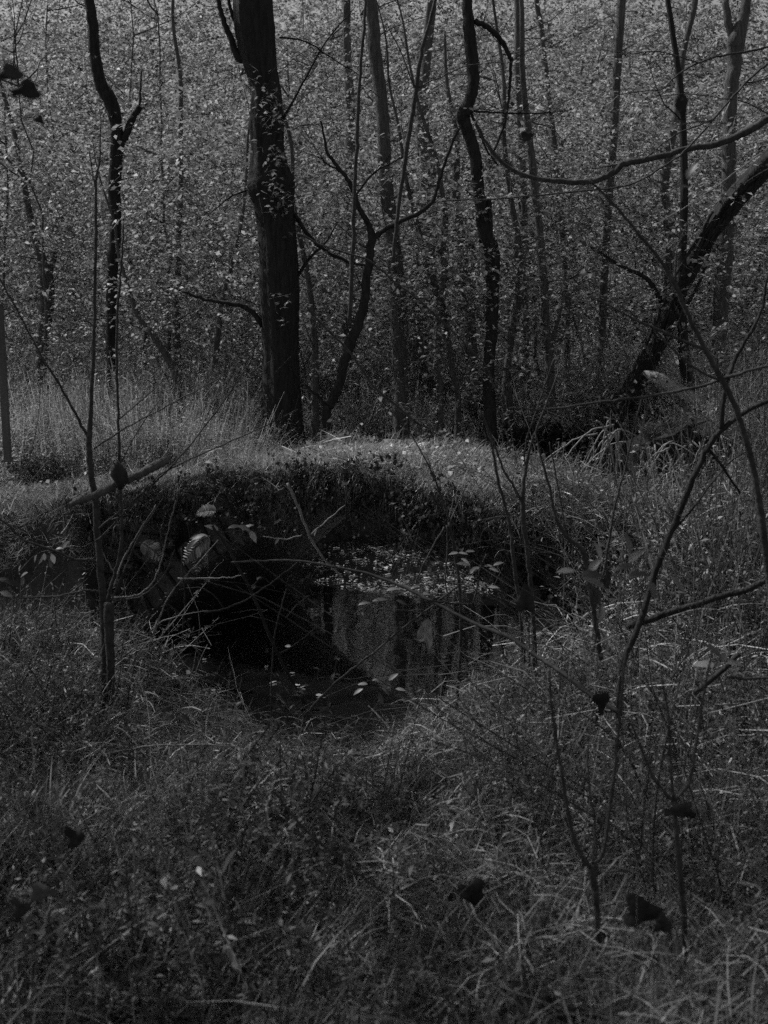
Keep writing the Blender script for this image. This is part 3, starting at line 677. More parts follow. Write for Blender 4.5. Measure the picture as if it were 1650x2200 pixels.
lay('near_thicket', 80, (.45, 1.8), (3.0, 5.6), clumps('near_thicket_stems', m_thin, 7, .3, 577, tilt=.45), 4, 'tangle of thin leafy stems on the near bank right of the pool', .3, .6, dry2)
lay('fallen_leaves', 620, (-6, 6), (6, 12.6), clumps('litter_patch', [o.data for o in LIT.objects], 9, .25, 580, tilt=.12), 4, 'fallen leaves strewn over the deck and the path', .6, 1.0, lambda x, y: dry2(x, y) & ((bridge_sv(x, y)[1] > .3) | (np.abs(bridge_sv(x, y)[0]) > 3.2)), dz=.03)
lay('near_fallen_leaves', 130, (-3, 3), (2.6, 8), clumps('near_litter', [o.data for o in LIT.objects], 4, .3, 590, tilt=.6), 4, 'fallen leaves caught in the grass of the near bank', .35, .7, dry2, dz=.06)
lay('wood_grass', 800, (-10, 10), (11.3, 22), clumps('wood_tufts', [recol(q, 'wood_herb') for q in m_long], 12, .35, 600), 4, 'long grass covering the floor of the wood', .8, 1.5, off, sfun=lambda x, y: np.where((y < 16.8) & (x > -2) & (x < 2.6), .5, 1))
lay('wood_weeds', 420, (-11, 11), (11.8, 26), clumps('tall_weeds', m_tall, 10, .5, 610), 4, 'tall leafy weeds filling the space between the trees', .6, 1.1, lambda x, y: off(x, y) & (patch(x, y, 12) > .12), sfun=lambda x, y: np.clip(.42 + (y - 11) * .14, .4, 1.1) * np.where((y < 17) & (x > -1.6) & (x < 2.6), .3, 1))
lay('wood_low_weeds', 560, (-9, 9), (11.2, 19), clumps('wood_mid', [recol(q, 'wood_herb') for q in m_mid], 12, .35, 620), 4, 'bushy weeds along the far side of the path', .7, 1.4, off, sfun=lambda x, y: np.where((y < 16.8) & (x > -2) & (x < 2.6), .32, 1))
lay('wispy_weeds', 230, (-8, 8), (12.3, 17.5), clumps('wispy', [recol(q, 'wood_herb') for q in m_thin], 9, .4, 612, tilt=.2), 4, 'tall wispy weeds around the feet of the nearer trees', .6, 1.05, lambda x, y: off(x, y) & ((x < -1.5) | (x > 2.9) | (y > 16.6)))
lay('added_litter', 620, (-10, 10), (13.5, 28), clumps('added_litter_patch', [o.data for o in LIT.objects], 16, .55, 615, tilt=.1), 4, 'pale fallen leaves added to lighten the dark floor of the wood', 1.2, 1.9, off, dz=.05)  # bright patches added to lift the dark wood floor
lay('far_weeds', 330, (-18, 18), (24, 44), clumps('far_tall', m_tall, 10, .7, 630), 4, 'dim undergrowth under the farther trees', 1.1, 1.9, None)
x, y = pick(230, (-1.2, 2.2), (10.9, 14.2), lambda x, y: (creek_d(x, y) < .1) & (bridge_sv(x, y)[1] > BW_ + .05))
scatter('floating_litter', np.stack([x, y, 0 * x + WATER_Z + .002], 1), rots(230, .0), rng.uniform(.4, .75, 230), coll('water_litter', [litter_mesh(10, .06, 700 + k) for k in range(4)]), 'drifted leaves floating on the creek upstream of the bridge', 4)
# growth hanging over the near edge of the bridge
def hanging(n, ln, seed):
    r_ = np.random.default_rng(seed); V = []; Q = []; k = 0
    for i in range(n):
        b = np.array([r_.normal(0, .06), 0, r_.normal(0, .012)]); L_ = ln * r_.uniform(.35, 1.1); o_ = r_.uniform(.02, .10); sl = r_.normal(0, .2); w_ = .004 * r_.uniform(.6, 1.4)
        for j in range(5):
            t_ = j / 4; y = -o_ * math.sin(min(1, t_ * 1.8) * 1.57); zz = .05 * math.sin(t_ * 3.14 * .6) - L_ * t_ ** 1.6; x = b[0] + sl * L_ * t_
            V += [(x - w_ / 2 * (1 - t_ * .8), y, zz + b[2]), (x + w_ / 2 * (1 - t_ * .8), y, zz + b[2])]
        for j in range(4): q = k + 2 * j; Q.append((q, q + 1, q + 3, q + 2))
        k += 10
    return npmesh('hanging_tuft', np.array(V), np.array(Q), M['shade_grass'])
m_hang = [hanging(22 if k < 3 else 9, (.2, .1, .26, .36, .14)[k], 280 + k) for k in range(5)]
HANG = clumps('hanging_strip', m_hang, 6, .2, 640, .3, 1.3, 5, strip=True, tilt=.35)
IVY = clumps('ivy_bits', [herb(3, .16, .035, 290 + k, M['leaf_dark'], 'ivy_bit', .05, .8, 9, .8, .5) for k in range(4)], 5, .14, 650)
az = math.atan2(U[1], U[0]); P = []; Ro = []; Sc_ = []; P2 = []; Ro2 = []; Sc2 = []
for i in range(190):
    s = rng.uniform(-3.4, 3.2); q = BL(s, rng.normal(-.03, .03), float(deck_z(s)) + .03 - abs(rng.normal(0, .05)))
    P.append(q); Ro.append((rng.normal(0, .15), rng.normal(0, .15), az + rng.normal(0, .12))); Sc_.append(rng.uniform(.45, 1.35) * (1.15 if s > 0 else .85))
for i in range(240):
    s = rng.uniform(-2.6, 3.2); lo = max(float(intr(s)) + .03, WATER_Z + .1); hi = float(deck_z(s)); z = hi - (hi - lo) * rng.random() ** 1.3
    q = BL(s, -.09 - .03 * rng.random(), z)
    if rng.random() < .55: P.append(q); Ro.append((rng.normal(0, .2), rng.normal(0, .2), az + rng.normal(0, .15))); Sc_.append(rng.uniform(.5, .8))
    else: P2.append(q); Ro2.append((R(75) + rng.normal(0, .3), rng.normal(0, .4), az + rng.normal(0, .6))); Sc2.append(rng.uniform(.5, 1.2))
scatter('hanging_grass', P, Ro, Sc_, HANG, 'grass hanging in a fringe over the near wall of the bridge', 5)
scatter('wall_growth', P2, Ro2, Sc2, IVY, 'small leafed plants clinging to the shaded wall of the bridge', 4)
# banks of the creek: overhanging grass and roots
P = []; Ro = []; Sc_ = []
for i in range(len(CREEK) - 1):
    a, b = CREEK[i], CREEK[i + 1]; ab = b - a; l = np.hypot(*ab); nr = np.array([-ab[1], ab[0]]) / l
    for k in range(int(l * 12)):
        t_ = rng.random(); sd_ = rng.choice((-1, 1)); hw = CREEK_HW[i] + t_ * (CREEK_HW[i + 1] - CREEK_HW[i]); p = a + ab * t_ + nr * sd_ * (hw + rng.uniform(.3, .55))
        s, v = bridge_sv(p[0], p[1])
        if -.1 < v < BW_ + .1 and -2.4 < s < 3.1: continue
        if creek_d(p[0], p[1]) < .25 or (v > BW_ and s < 0 and v < 4): continue
        P.append((p[0], p[1], float(ground_z(p[0], p[1])))); Ro.append((rng.normal(0, .2), rng.normal(0, .2), math.atan2(nr[1] * sd_, nr[0] * sd_) - 1.57 + rng.normal(0, .2))); Sc_.append(rng.uniform(.6, 1.5))
Ro = [(r_[0], r_[1], r_[2]) for r_ in Ro]
scatter('bank_fringe', P, Ro, Sc_, HANG, 'grass trailing over the creek banks', 5)

# ------------------------------------------------------------------ leaves floating on the creek
leafmats = ['litter', 'leaf_pale']
for i in range(60):
    if i < 46: q = at(rng.uniform(640, 1030), rng.uniform(1172, 1262) + abs(rng.normal(0, 12)), 1); sc_ = (CAM_H - WATER_Z) / (CAM_H - q.z); q = Vector((0, 0, CAM_H)) + (q - Vector((0, 0, CAM_H))) * sc_
    else: q = at(rng.uniform(430, 760), rng.uniform(1380, 1540), 1); sc_ = (CAM_H - WATER_Z) / (CAM_H - q.z); q = Vector((0, 0, CAM_H)) + (q - Vector((0, 0, CAM_H))) * sc_
    mb = MB(); a = rng.random() * 6.28; n = 9; L_ = rng.uniform(.04, .10) * (1.3 if i < 46 else .8); wd = L_ * rng.uniform(.35, .6)
    V = [(0, 0, .008)] + [(math.cos(2 * math.pi * k / n) * L_ / 2 * (1 + .15 * rng.normal()), math.sin(2 * math.pi * k / n) * wd / 2 * (1 + .2 * rng.normal()), .004 + .008 * rng.random()) for k in range(n)]
    mb.add(V, [(0, k + 1, (k + 1) % n + 1) for k in range(n)])
    o = mb.build('floating_leaf', M[leafmats[i % 2]]); o.location = (q.x, q.y, WATER_Z + .003); o.rotation_euler.z = a
    if i < 46: tag(o, 'fallen leaf floating on the lit creek water seen beyond the arch', 'leaf', 'leaves floating beyond the arch')
    else: tag(o, 'fallen leaf floating on the black pool before the arch', 'leaf', 'leaves floating on the near pool')

# ------------------------------------------------------------------ saplings, brambles, sticks: each stem its own thing
def plant(name, label, cat, Y, strokes, m='twig', thorn=0, leaves=0, llen=.05, group=None, seed=1, lm='herb', sides=7):
    """strokes: (part name, w0, w1, points[, Y0, Y1]); the first holds the base"""
    f = strokes[0]; b = at(f[3][0][0], f[3][0][1], f[4] if len(f) > 4 else Y)
    root = empty(name, b, label, cat, group); rr = random.Random(seed)
    low = b
    gz = float(ground_z(low.x, low.y))
    if name in ('sapling', 'shrub') and low.z > gz + .02 and f[3][0][1] > 1000:
        q = Vector(f[3][0][:2] + (0,)); q2 = f[3][1]; y_ = 726 + (CAM_H - gz + .05) / low.y * F; wb = f[3][0][2] if len(f[3][0]) > 2 else f[1]
        ext = [(f[3][0][0] + (f[3][0][0] - q2[0]) * .25 * k, f[3][0][1] + (y_ - f[3][0][1]) * k / 2) + ((wb * (1 + .12 * k),) if len(f[3][0]) > 2 else ()) for k in (2, 1)]
        f = f[:3] + (ext + list(f[3]),) + f[4:]; strokes = [f] + list(strokes[1:])
    for st in strokes:
        Y0 = st[4] if len(st) > 4 else Y; Y1 = st[5] if len(st) > 5 else Y0
        mb = MB(); P = stroke(mb, st[3], st[1], st[2], Y0, Y1, sides, 6, .10, seed=seed, wob=.0003 * Y0)
        if thorn and st[1] > 3:
            for k in range(thorn):
                c = rr.choice(P); d = Vector((rr.gauss(0, 1), rr.gauss(0, 1), rr.gauss(0, 1))).normalized(); mb.tube([c, c + d * .012], [.0035, .0005], 4, cap=False)
        mb.build(st[0], M[m], root)
        if leaves and st is not f or (leaves and len(strokes) == 1):
            for k in range(leaves):
                c = rr.choice(P); lb = MB(); d = Vector((rr.gauss(0, 1), rr.gauss(0, .7), rr.gauss(-.1, .5))); L_ = llen * rr.uniform(.6, 1.3)
                lb.leaf(c, d, (rr.gauss(0, .5), rr.gauss(0, .5) - .3, 1), L_, L_ * .5, .3); lb.build('leaf', M[lm], root)
    return root

plant('sapling', 'tall bare sapling with lit left edge rising past the broken branch', 'sapling', 5.0, [
    ('stem', 0, 0, [(228, 1480, 22), (226, 1400, 20), (222, 1300, 17), (214, 1200, 16), (205, 1080, 15), (194, 1000, 13), (192, 945, 13), (196, 860, 9), (202, 740, 8), (205, 600, 7), (206, 450, 6), (208, 380, 5), (215, 330, 4), (216, 250, 2)]),
    ('side_branch', 7, 3, [(193, 948), (165, 895), (130, 830), (92, 770), (60, 710), (0, 600), (-30, 560)]),
    ('side_branch', 4, 2, [(200, 965), (260, 925), (330, 888), (430, 835), (540, 770)]),
    ('side_branch', 7, 4, [(212, 1210), (195, 1202), (160, 1202), (110, 1180), (52, 1160), (20, 1130), (-10, 1108)]),
    ('side_branch', 5, 3, [(214, 1272), (185, 1268), (130, 1280), (60, 1284), (-10, 1282)]),
    ('side_branch', 4, 2, [(204, 400), (198, 370), (193, 325)]), ('side_branch', 3, 1.5, [(194, 1000), (240, 980), (300, 985)]),
    ('side_branch', 3, 1.5, [(202, 800), (225, 795), (245, 790)]), ('side_branch', 3, 1.5, [(202, 705), (180, 680), (160, 670)]), ('side_branch', 3, 1.5, [(203, 690), (230, 678), (262, 674)]),
    ('side_branch', 3, 2, [(222, 1310), (200, 1290), (188, 1272)])], seed=31)
plant('sapling', 'second thinner bare sapling just right of the tall one, bowed at its foot', 'sapling', 5.4, [
    ('stem', 10, 4, [(232, 1300), (240, 1255), (258, 1190), (262, 1120), (258, 1060), (256, 960), (253, 850), (251, 720), (256, 620), (262, 560), (266, 480)]),
    ('side_branch', 3, 1.5, [(256, 900), (310, 855), (380, 790)]), ('side_branch', 3, 1.5, [(256, 1000), (300, 920), (350, 850)])], seed=32)
plant('sapling', 'cut stub of a sapling beside the foot of the tall bare one', 'sapling', 4.95, [('stem', 0, 0, [(238, 1480, 18), (237, 1400, 20), (234, 1330, 24), (236, 1295, 22)]), ('side_shoot', 4, 2, [(240, 1290), (265, 1230), (300, 1150), (350, 1070)]), ('side_shoot', 4, 1.5, [(240, 1290), (300, 1282), (350, 1240), (375, 1180)])], seed=33)
br = plant('broken_branch', 'thick broken branch slanting across the two bare saplings, with a dark knot', 'branch', 4.8, [('limb', 0, 0, [(150, 1085, 9), (168, 1076, 17), (210, 1062, 18), (250, 1040, 19), (290, 1024, 18), (330, 1003, 20), (356, 988, 18), (366, 979, 5)])], m='bark_far', seed=34, sides=12)
mb = MB(); c = at(256, 1018, 4.75)
mb.tube([c + Vector((-.01, 0, .055)), c + Vector((-.006, .0, .03)), c, c + Vector((.004, 0, -.04)), c + Vector((.004, 0, -.07))], [.01, .024, .034, .026, .008], 9, .7, 5); mb.build('knot', M['dead'], br)
plant('stick', 'thin straight stick running up right from the end of the broken branch', 'stick', 4.9, [('limb', 5, 2, [(215, 1135), (300, 1065), (365, 1005), (430, 930), (530, 790), (545, 755)])], seed=35)
plant('stick', 'long thin stick lying parallel under the broken branch', 'stick', 4.9, [('limb', 4, 2.5, [(205, 1165), (280, 1090), (345, 1020), (480, 955), (560, 920), (640, 880)])], seed=36)
plant('bramble', 'thorny stem slanting down across the black arch', 'bramble', 5.8, [('stem', 8, 6, [(655, 1510), (622, 1455), (592, 1395), (565, 1330), (540, 1270), (510, 1215), (475, 1155), (455, 1130)]), ('side_shoot', 3, 2, [(538, 1265), (560, 1242), (575, 1248), (590, 1262)]), ('side_shoot', 3, 2, [(600, 1405), (640, 1380), (690, 1340)])], 'thorn', 14, 2, .06, seed=37)
plant('bramble', 'long dark bramble arching from the middle of the arch down to the right bank', 'bramble', 4.2, [('stem', 12, 4, [(1330, 1530), (1265, 1490), (1200, 1440), (1150, 1408), (1100, 1372), (1040, 1348), (985, 1322), (920, 1288), (870, 1262), (800, 1236), (700, 1214), (620, 1204), (560, 1205), (497, 1208)], 3.9, 5.6), ('side_shoot', 5, 3, [(925, 1290), (985, 1297), (1040, 1300)])], 'thorn', 12, seed=38)
plant('bramble', 'pale stem hanging from the turf down to the water at the arch', 'bramble', 6.6, [('stem', 6, 5, [(617, 1038), (636, 1078), (655, 1125), (672, 1165), (700, 1206), (735, 1240)]), ('side_shoot', 3, 1.5, [(648, 1150), (610, 1158), (565, 1152)]), ('side_shoot', 3, 2, [(665, 1150), (700, 1120), (742, 1085)])], 'twig_pale', 6, 2, .05, seed=39)
plant('bramble', 'thin curved stem reaching up right over the black arch', 'bramble', 5.6, [('stem', 5, 3, [(440, 1316), (480, 1309), (530, 1288), (580, 1255), (640, 1208)])], 'thorn', 5, seed=40)
plant('stick', 'long straight stick leaning from the grass tip up right across the mirrored trees', 'stick', 4.9, [('limb', 6, 4, [(655, 1535), (720, 1468), (790, 1412), (850, 1362), (920, 1308), (985, 1258)])], seed=41)
plant('stem', 'thin upright stem crossing the black water left of the thorny one', 'stem', 5.8, [('stalk', 4, 3, [(582, 1560), (583, 1480), (588, 1380), (600, 1320), (615, 1265)])], seed=42)
plant('vine', 'looping bare vine hanging in the left of the black arch', 'vine', 6.6, [('stem', 5, 4, [(428, 1428), (425, 1385), (400, 1335), (375, 1310), (350, 1290), (335, 1250), (315, 1212), (280, 1180), (262, 1160)]), ('side_shoot', 4, 3, [(392, 1420), (393, 1350), (398, 1290), (392, 1230), (390, 1180)]), ('side_shoot', 3, 2, [(480, 1305), (455, 1275), (420, 1262), (385, 1268)]), ('side_shoot', 3, 2, [(340, 1410), (362, 1370), (362, 1310), (350, 1290)])], 'thorn', 0, seed=43)
for i, (p_, lb) in enumerate([([(240, 1284), (290, 1280), (325, 1255), (345, 1210), (358, 1150), (378, 1075)], 'dry cane curving up from the sapling stub to the bridge wall'),
        ([(325, 1370), (345, 1320), (370, 1270), (410, 1225), (470, 1160)], 'dry cane leaning right before the left side of the arch'),
        ([(245, 1260), (265, 1200), (300, 1140), (335, 1085)], 'straight dry cane leaning right beside the tall sapling'),
        ([(300, 1390), (340, 1340), (400, 1320), (450, 1312)], 'low pale cane crossing the foot of the arch'),
        ([(255, 1250), (236, 1215), (215, 1180)], 'short pale cane leaning left between the saplings'),
        ([(380, 1243), (450, 1242), (500, 1240), (530, 1232)], 'level pale twig in front of the black arch')]):
    plant('dry_cane', lb, 'cane', 5.5 + .12 * i, [('stem', 4, 2, p_)], 'twig_pale', seed=50 + i)
plant('sapling', 'pale slim sapling splitting into two fine tips over the bridge turf', 'sapling', 5.6, [
    ('stem', 8, 7, [(980, 1560), (983, 1480), (989, 1400), (990, 1320), (985, 1240), (974, 1170), (965, 1122)]), ('side_branch', 4, 2, [(966, 1125), (945, 1060), (918, 995), (880, 930), (835, 880)]), ('side_branch', 3, 1.5, [(962, 1115), (940, 1040), (915, 975)]),
    ('side_branch', 5, 3, [(960, 1128), (962, 1180), (957, 1235), (962, 1290)]), ('side_branch', 5, 3, [(955, 1132), (925, 1185), (900, 1235), (893, 1262)])], 'twig', seed=60)
plant('dry_cane', 'bright split straw standing on the bridge turf in a narrow V', 'cane', 6.2, [('stem', 3, 1.5, [(968, 1120), (990, 1065), (1019, 1003)]), ('side_shoot', 2.5, 1.5, [(964, 1118), (975, 1070), (990, 1045)])], 'twig_pale', seed=61)
plant('sapling', 'dark bare sapling leaning left before the bright turf', 'sapling', 5.6, [('stem', 11, 3, [(1120, 1330), (1105, 1220), (1097, 1145), (1083, 1080), (1068, 1020), (1058, 965), (1040, 900), (1010, 850), (960, 790), (930, 720)]), ('side_branch', 3, 2, [(1098, 1140), (1090, 1100), (1080, 1065)]), ('side_branch', 3, 2, [(1100, 1140), (1115, 1090), (1125, 1050)])], seed=62)
plant('sapling', 'dark sapling forking upward at the middle of the bright turf', 'sapling', 5.3, [('stem', 0, 0, [(1150, 1500, 13), (1148, 1400, 12), (1143, 1290, 11), (1134, 1200, 10), (1125, 1120, 12), (1123, 1080, 11), (1126, 1030, 8), (1140, 960, 6), (1165, 890, 5), (1200, 800, 3)]), ('side_branch', 6, 4, [(1122, 1082), (1100, 1040), (1080, 1005), (1060, 950), (1030, 880)]), ('side_branch', 4, 3, [(1130, 1020), (1128, 960), (1160, 860), (1190, 770)])], seed=63)
plant('sapling', 'dark stem with an angled elbow right of the bright turf', 'sapling', 5.0, [('stem', 0, 0, [(1300, 1480, 12), (1285, 1380, 12), (1272, 1290, 12), (1260, 1220, 12), (1250, 1182, 12), (1215, 1150, 9), (1195, 1115, 7), (1183, 1060, 6), (1168, 1005, 5), (1150, 930, 3)]), ('side_branch', 4, 3, [(1216, 1150), (1205, 1080), (1190, 1000), (1180, 950)]), ('side_branch', 7, 3, [(1274, 1280), (1297, 1230), (1310, 1150), (1325, 1070), (1345, 1000), (1358, 940), (1380, 850)]), ('side_branch', 4, 2, [(1262, 1240), (1240, 1180), (1248, 1130)])], seed=64)
plant('shrub', 'thick dark leaning stem slanting up right through the tangle to the edge', 'shrub', 4.3, [('stem', 0, 0, [(1335, 1440, 14), (1366, 1360, 14), (1395, 1275, 14), (1410, 1222, 15), (1438, 1152, 14), (1464, 1092, 14), (1494, 1018, 13), (1524, 957, 13), (1552, 922, 12), (1600, 886, 11), (1660, 855, 10)]),
    ('side_branch', 12, 5, [(1550, 925), (1555, 850), (1575, 780), (1600, 735), (1635, 670), (1650, 590)]), ('side_branch', 8, 5, [(1520, 960), (1550, 1000), (1590, 1060)]), ('side_branch', 5, 3, [(1440, 1150), (1490, 1090), (1560, 1000), (1620, 960)])], m='bark', seed=65, sides=10)
plant('shrub', 'long dark stem bending from the upper wood down to the right edge', 'shrub', 4.0, [('stem', 0, 0, [(1660, 1320, 17), (1645, 1180, 16), (1630, 1070, 15), (1612, 980, 14), (1580, 875, 13), (1552, 818, 14), (1512, 745, 11), (1480, 680, 10), (1450, 612, 10), (1415, 555, 8), (1370, 500, 7), (1320, 440, 6), (1265, 385, 4)]), ('side_branch', 8, 4, [(1515, 752), (1450, 725), (1390, 698), (1350, 680), (1280, 640)]), ('side_branch', 8, 6, [(1552, 815), (1600, 800), (1660, 784)]), ('side_branch', 6, 4, [(1550, 820), (1500, 795), (1460, 765), (1400, 700)]), ('side_branch', 5, 2, [(1450, 615), (1455, 540), (1480, 470)])], seed=66, sides=9)
plant('branch', 'thin level branch crossing before the leaning shaggy trunk', 'branch', 4.1, [('limb', 7, 3, [(1550, 815), (1500, 832), (1400, 850), (1300, 862), (1200, 876), (1150, 880), (1095, 876)])], seed=67)
plant('vine', 'heavy smooth vine sagging across the upper right of the wood', 'vine', 6.5, [('stem', 0, 0, [(1720, 220, 18), (1650, 256, 17), (1600, 285, 16), (1545, 308, 14), (1480, 320, 13), (1400, 340, 13), (1340, 352, 14), (1325, 366, 13), (1290, 385, 12), (1245, 392, 12), (1190, 388, 11), (1130, 378, 9), (1085, 355, 8), (1050, 315, 7), (1020, 260, 6)]), ('side_branch', 4, 2, [(1340, 352), (1300, 358), (1270, 362)])], m='twig', seed=68, sides=10)
plant('vine', 'thin dark vine running below the heavy one and rising to the right edge', 'vine', 6.2, [('stem', 5, 3, [(1700, 90), (1650, 135), (1600, 180), (1530, 260), (1470, 325), (1410, 368), (1340, 400), (1250, 410), (1150, 420), (1050, 428), (950, 432)]), ('side_branch', 4, 2, [(1530, 258), (1450, 290), (1380, 345)]), ('side_branch', 3, 2, [(1600, 180), (1640, 170), (1680, 150)])], seed=69)
plant('branch', 'arched thin branch high at the right with drooping finer side twigs', 'branch', 6.0, [('limb', 5, 2, [(1700, 90), (1600, 112), (1540, 122), (1490, 140), (1450, 165), (1425, 190), (1380, 196), (1320, 205)]), ('side_twig', 3, 1.5, [(1660, 250), (1600, 220), (1540, 210), (1480, 202), (1420, 206)]), ('side_twig', 3, 1.5, [(1500, 135), (1420, 112), (1350, 115), (1290, 105)])], seed=70)
plant('stem', 'straight pale straw slanting down left from the right edge', 'stem', 4.5, [('stalk', 3, 2, [(1660, 310), (1560, 385), (1480, 440), (1410, 482)])], m='twig_pale', seed=71)
plant('branch', 'long broken twig with a pale lit tip slanting down right before the small trees', 'branch', 7.5, [('limb', 5, 7, [(655, 655), (700, 705), (745, 750), (770, 782), (800, 828), (850, 870), (890, 905), (905, 915)]), ('side_twig', 4, 2, [(900, 910), (925, 920), (950, 935)]), ('side_twig', 2, 1, [(770, 782), (755, 795), (745, 805)]), ('side_twig', 3, 2, [(880, 900), (905, 900), (935, 905)])], seed=72)
plant('vine', 'fine straight vine running from the small forked tree down to the sinuous trunk', 'vine', 9, [('stem', 4, 4, [(640, 500), (700, 530), (790, 560), (850, 608), (900, 645), (950, 690), (1000, 740), (1045, 788), (1060, 830)])], seed=73)
plant('sapling', 'straight pale stem rising to the top edge behind the small forked tree', 'sapling', 10.5, [('stem', 0, 0, [(750, 700, 10), (757, 560, 9), (762, 400, 8), (767, 300, 8), (772, 180, 7), (782, 60, 6), (786, -20, 5)])], seed=74)
plant('sapling', 'thin slanting stem rising to the top edge left of the sinuous trunk', 'sapling', 9.5, [('stem', 0, 0, [(845, 560, 7), (852, 480, 8), (865, 380, 9), (880, 280, 10), (893, 200, 10), (905, 120, 9), (925, 40, 7), (940, -20, 6)]), ('side_branch', 3, 2, [(893, 195), (860, 110), (830, 50)]), ('side_branch', 3, 2, [(895, 190), (960, 160), (1010, 140), (1100, 135)])], seed=75)
for i, (pp, lb) in enumerate([
    ([(1282, 2230, 17), (1286, 2080, 17), (1284, 1980, 15), (1278, 1910, 17), (1270, 1865, 21)], 'blurred forked sapling standing close in the grass at the lower right'),
    ([(1472, 2130, 15), (1468, 1960, 14), (1456, 1830, 13), (1448, 1720, 12)], 'blurred slender sapling close beside the dry dark leaves')]):
    st = [('stem', 0, 0, pp)]
    if i == 0: st += [('side_branch', 12, 7, [(1270, 1866), (1238, 1815), (1222, 1750), (1205, 1650), (1188, 1540), (1180, 1440)]), ('side_branch', 11, 6, [(1272, 1868), (1296, 1830), (1310, 1740), (1322, 1640), (1335, 1500), (1345, 1400)]), ('side_branch', 6, 4, [(1275, 1862), (1278, 1780), (1266, 1690), (1262, 1600)])]
    else: st += [('side_branch', 9, 5, [(1448, 1722), (1410, 1680), (1378, 1610), (1350, 1540)]), ('side_branch', 10, 5, [(1450, 1722), (1480, 1680), (1495, 1600), (1510, 1500), (1530, 1400)]), ('side_branch', 8, 5, [(1448, 1720), (1440, 1640), (1436, 1540), (1420, 1450)])]
    plant('sapling', lb, 'sapling', 2.5, st, seed=80 + i)
plant('fallen_branch', 'thick dead stick lying up right in the tangle of stalks', 'branch', 4.4, [('limb', 16, 13, [(1350, 1345), (1420, 1322), (1490, 1300), (1560, 1278), (1600, 1268), (1660, 1240)])], m='bark', seed=84)
plant('fallen_branch', 'short dead stick slanting up under the thick one at the right', 'branch', 3.8, [('limb', 14, 11, [(1490, 1490), (1540, 1450), (1590, 1405)])], m='bark', seed=85)
plant('fallen_branch', 'dark stick lying level by the lower right edge', 'branch', 3.6, [('limb', 7, 6, [(1560, 1455), (1610, 1458), (1670, 1455)])], seed=86)
plant('stem', 'long pale stalk lying level across the grass before the pool', 'stem', 4.2, [('stalk', 5, 3, [(220, 1622), (320, 1603), (430, 1600), (520, 1606), (600, 1612)])], m='twig_pale', seed=87)
plant('stem', 'long bent straw rising right out of the grass at the lower left', 'stem', 2.9, [('stalk', 4, 3, [(240, 1885), (290, 1810), (350, 1735), (415, 1705), (480, 1690)])], m='twig_pale', seed=88)
plant('stem', 'thin straight straw slanting up to the lower middle of the grass', 'stem', 2.6, [('stalk', 4, 3, [(560, 2140), (640, 2080), (720, 2015), (790, 1940)])], m='twig_pale', seed=89)
plant('stem', 'pale frayed straw at the lower left edge', 'stem', 2.4, [('stalk', 7, 4, [(-10, 2175), (40, 2145), (95, 2120), (165, 2118)])], m='twig_pale', seed=90)
plant('stem', 'dark stem slanting down right through the lower middle grass', 'stem', 2.7, [('stalk', 6, 5, [(590, 1700), (640, 1765), (700, 1820), (780, 1885), (830, 1920)])], seed=91)
plant('stem', 'straw leaning up right from the lower right grass', 'stem', 2.4, [('stalk', 4, 2, [(1455, 2110), (1490, 2020), (1520, 1925), (1545, 1840)]), ('side_shoot', 3, 2, [(1522, 1922), (1570, 1950), (1650, 1998)])], m='twig', seed=92)

# random brambles knitting the right bank together: too many to count
def wild(n, xr, yr, Lr, seed, rad=.004, up=(0, 1.2)):
    rr = random.Random(seed); mb = MB(); k = 0
    while k < n:
        x, y = rr.uniform(*xr), rr.uniform(*yr)
        if abs(x) > y * .37 + .4 or creek_d(np.array(x), np.array(y)) < .1: continue
        a = rr.random() * 6.28; e = rr.uniform(*up); d = Vector((math.cos(a) * math.cos(e), math.sin(a) * math.cos(e) * .7, math.sin(e))); q = Vector((x, y, float(ground_z(x, y)))); L_ = rr.uniform(*Lr); pts = [q.copy()]; rd = []
        for i in range(9):
            d = (d + Vector((rr.gauss(0, .09), rr.gauss(0, .09), rr.gauss(-.05, .07)))).normalized(); q = q + d * L_ / 9; pts.append(q.copy())
        r_ = rad * rr.uniform(.5, 1.5); mb.tube(pts, [r_ * (1 - .07 * i) for i in range(10)], 5, .1, k, cap=False); k += 1
        for j in range(3):
            c = rr.choice(pts[2:]); dd = (d + Vector((rr.gauss(0, .7), rr.gauss(0, .7), rr.gauss(.1, .6)))).normalized()
            mb.tube([c, c + dd * .1, c + dd * .22 + Vector((0, 0, -.02))], [r_ * .5, r_ * .4, r_ * .2], 4, cap=False)
    return mb
tag(wild(330, (.75, 4), (3.0, 9.8), (.6, 2.2), 7, .0028).build('bramble_tangle', M['twig']), 'dark bramble stems knotted through the right bank', kind='stuff')
tag(wild(170, (-2.2, 1.8), (1.9, 6.2), (.3, .9), 23, .0013, (0, .8)).build('near_straw_stems', M['straw']), 'long thin straws crossing over the weeds of the near bank', kind='stuff')
tag(wild(90, (-2.2, 1.8), (1.9, 5.5), (.2, .6), 24, .0016, (.2, 1.3)).build('near_dark_stems', M['twig']), 'thin dark stems rising through the weeds of the near bank', kind='stuff')
tag(wild(26, (.45, 1.15), (2.3, 3.6), (.45, .95), 21, .0028, (.7, 1.4)).build('near_stem_tangle', M['twig']), 'blurred dark stems standing close before the right bank', kind='stuff')
tag(wild(130, (1.15, 3.2), (4.2, 8.6), (1.1, 2.5), 27, .0024, (.7, 1.5)).build('brush_tangle', M['twig']), 'web of fine bare twigs rising over the right bank', kind='stuff')
tag(wild(130, (1.0, 4.2), (3.6, 9.8), (.4, 1.4), 8, .0020).build('dry_stem_tangle', M['twig_pale']), 'pale dry stems knotted through the right bank', kind='stuff')
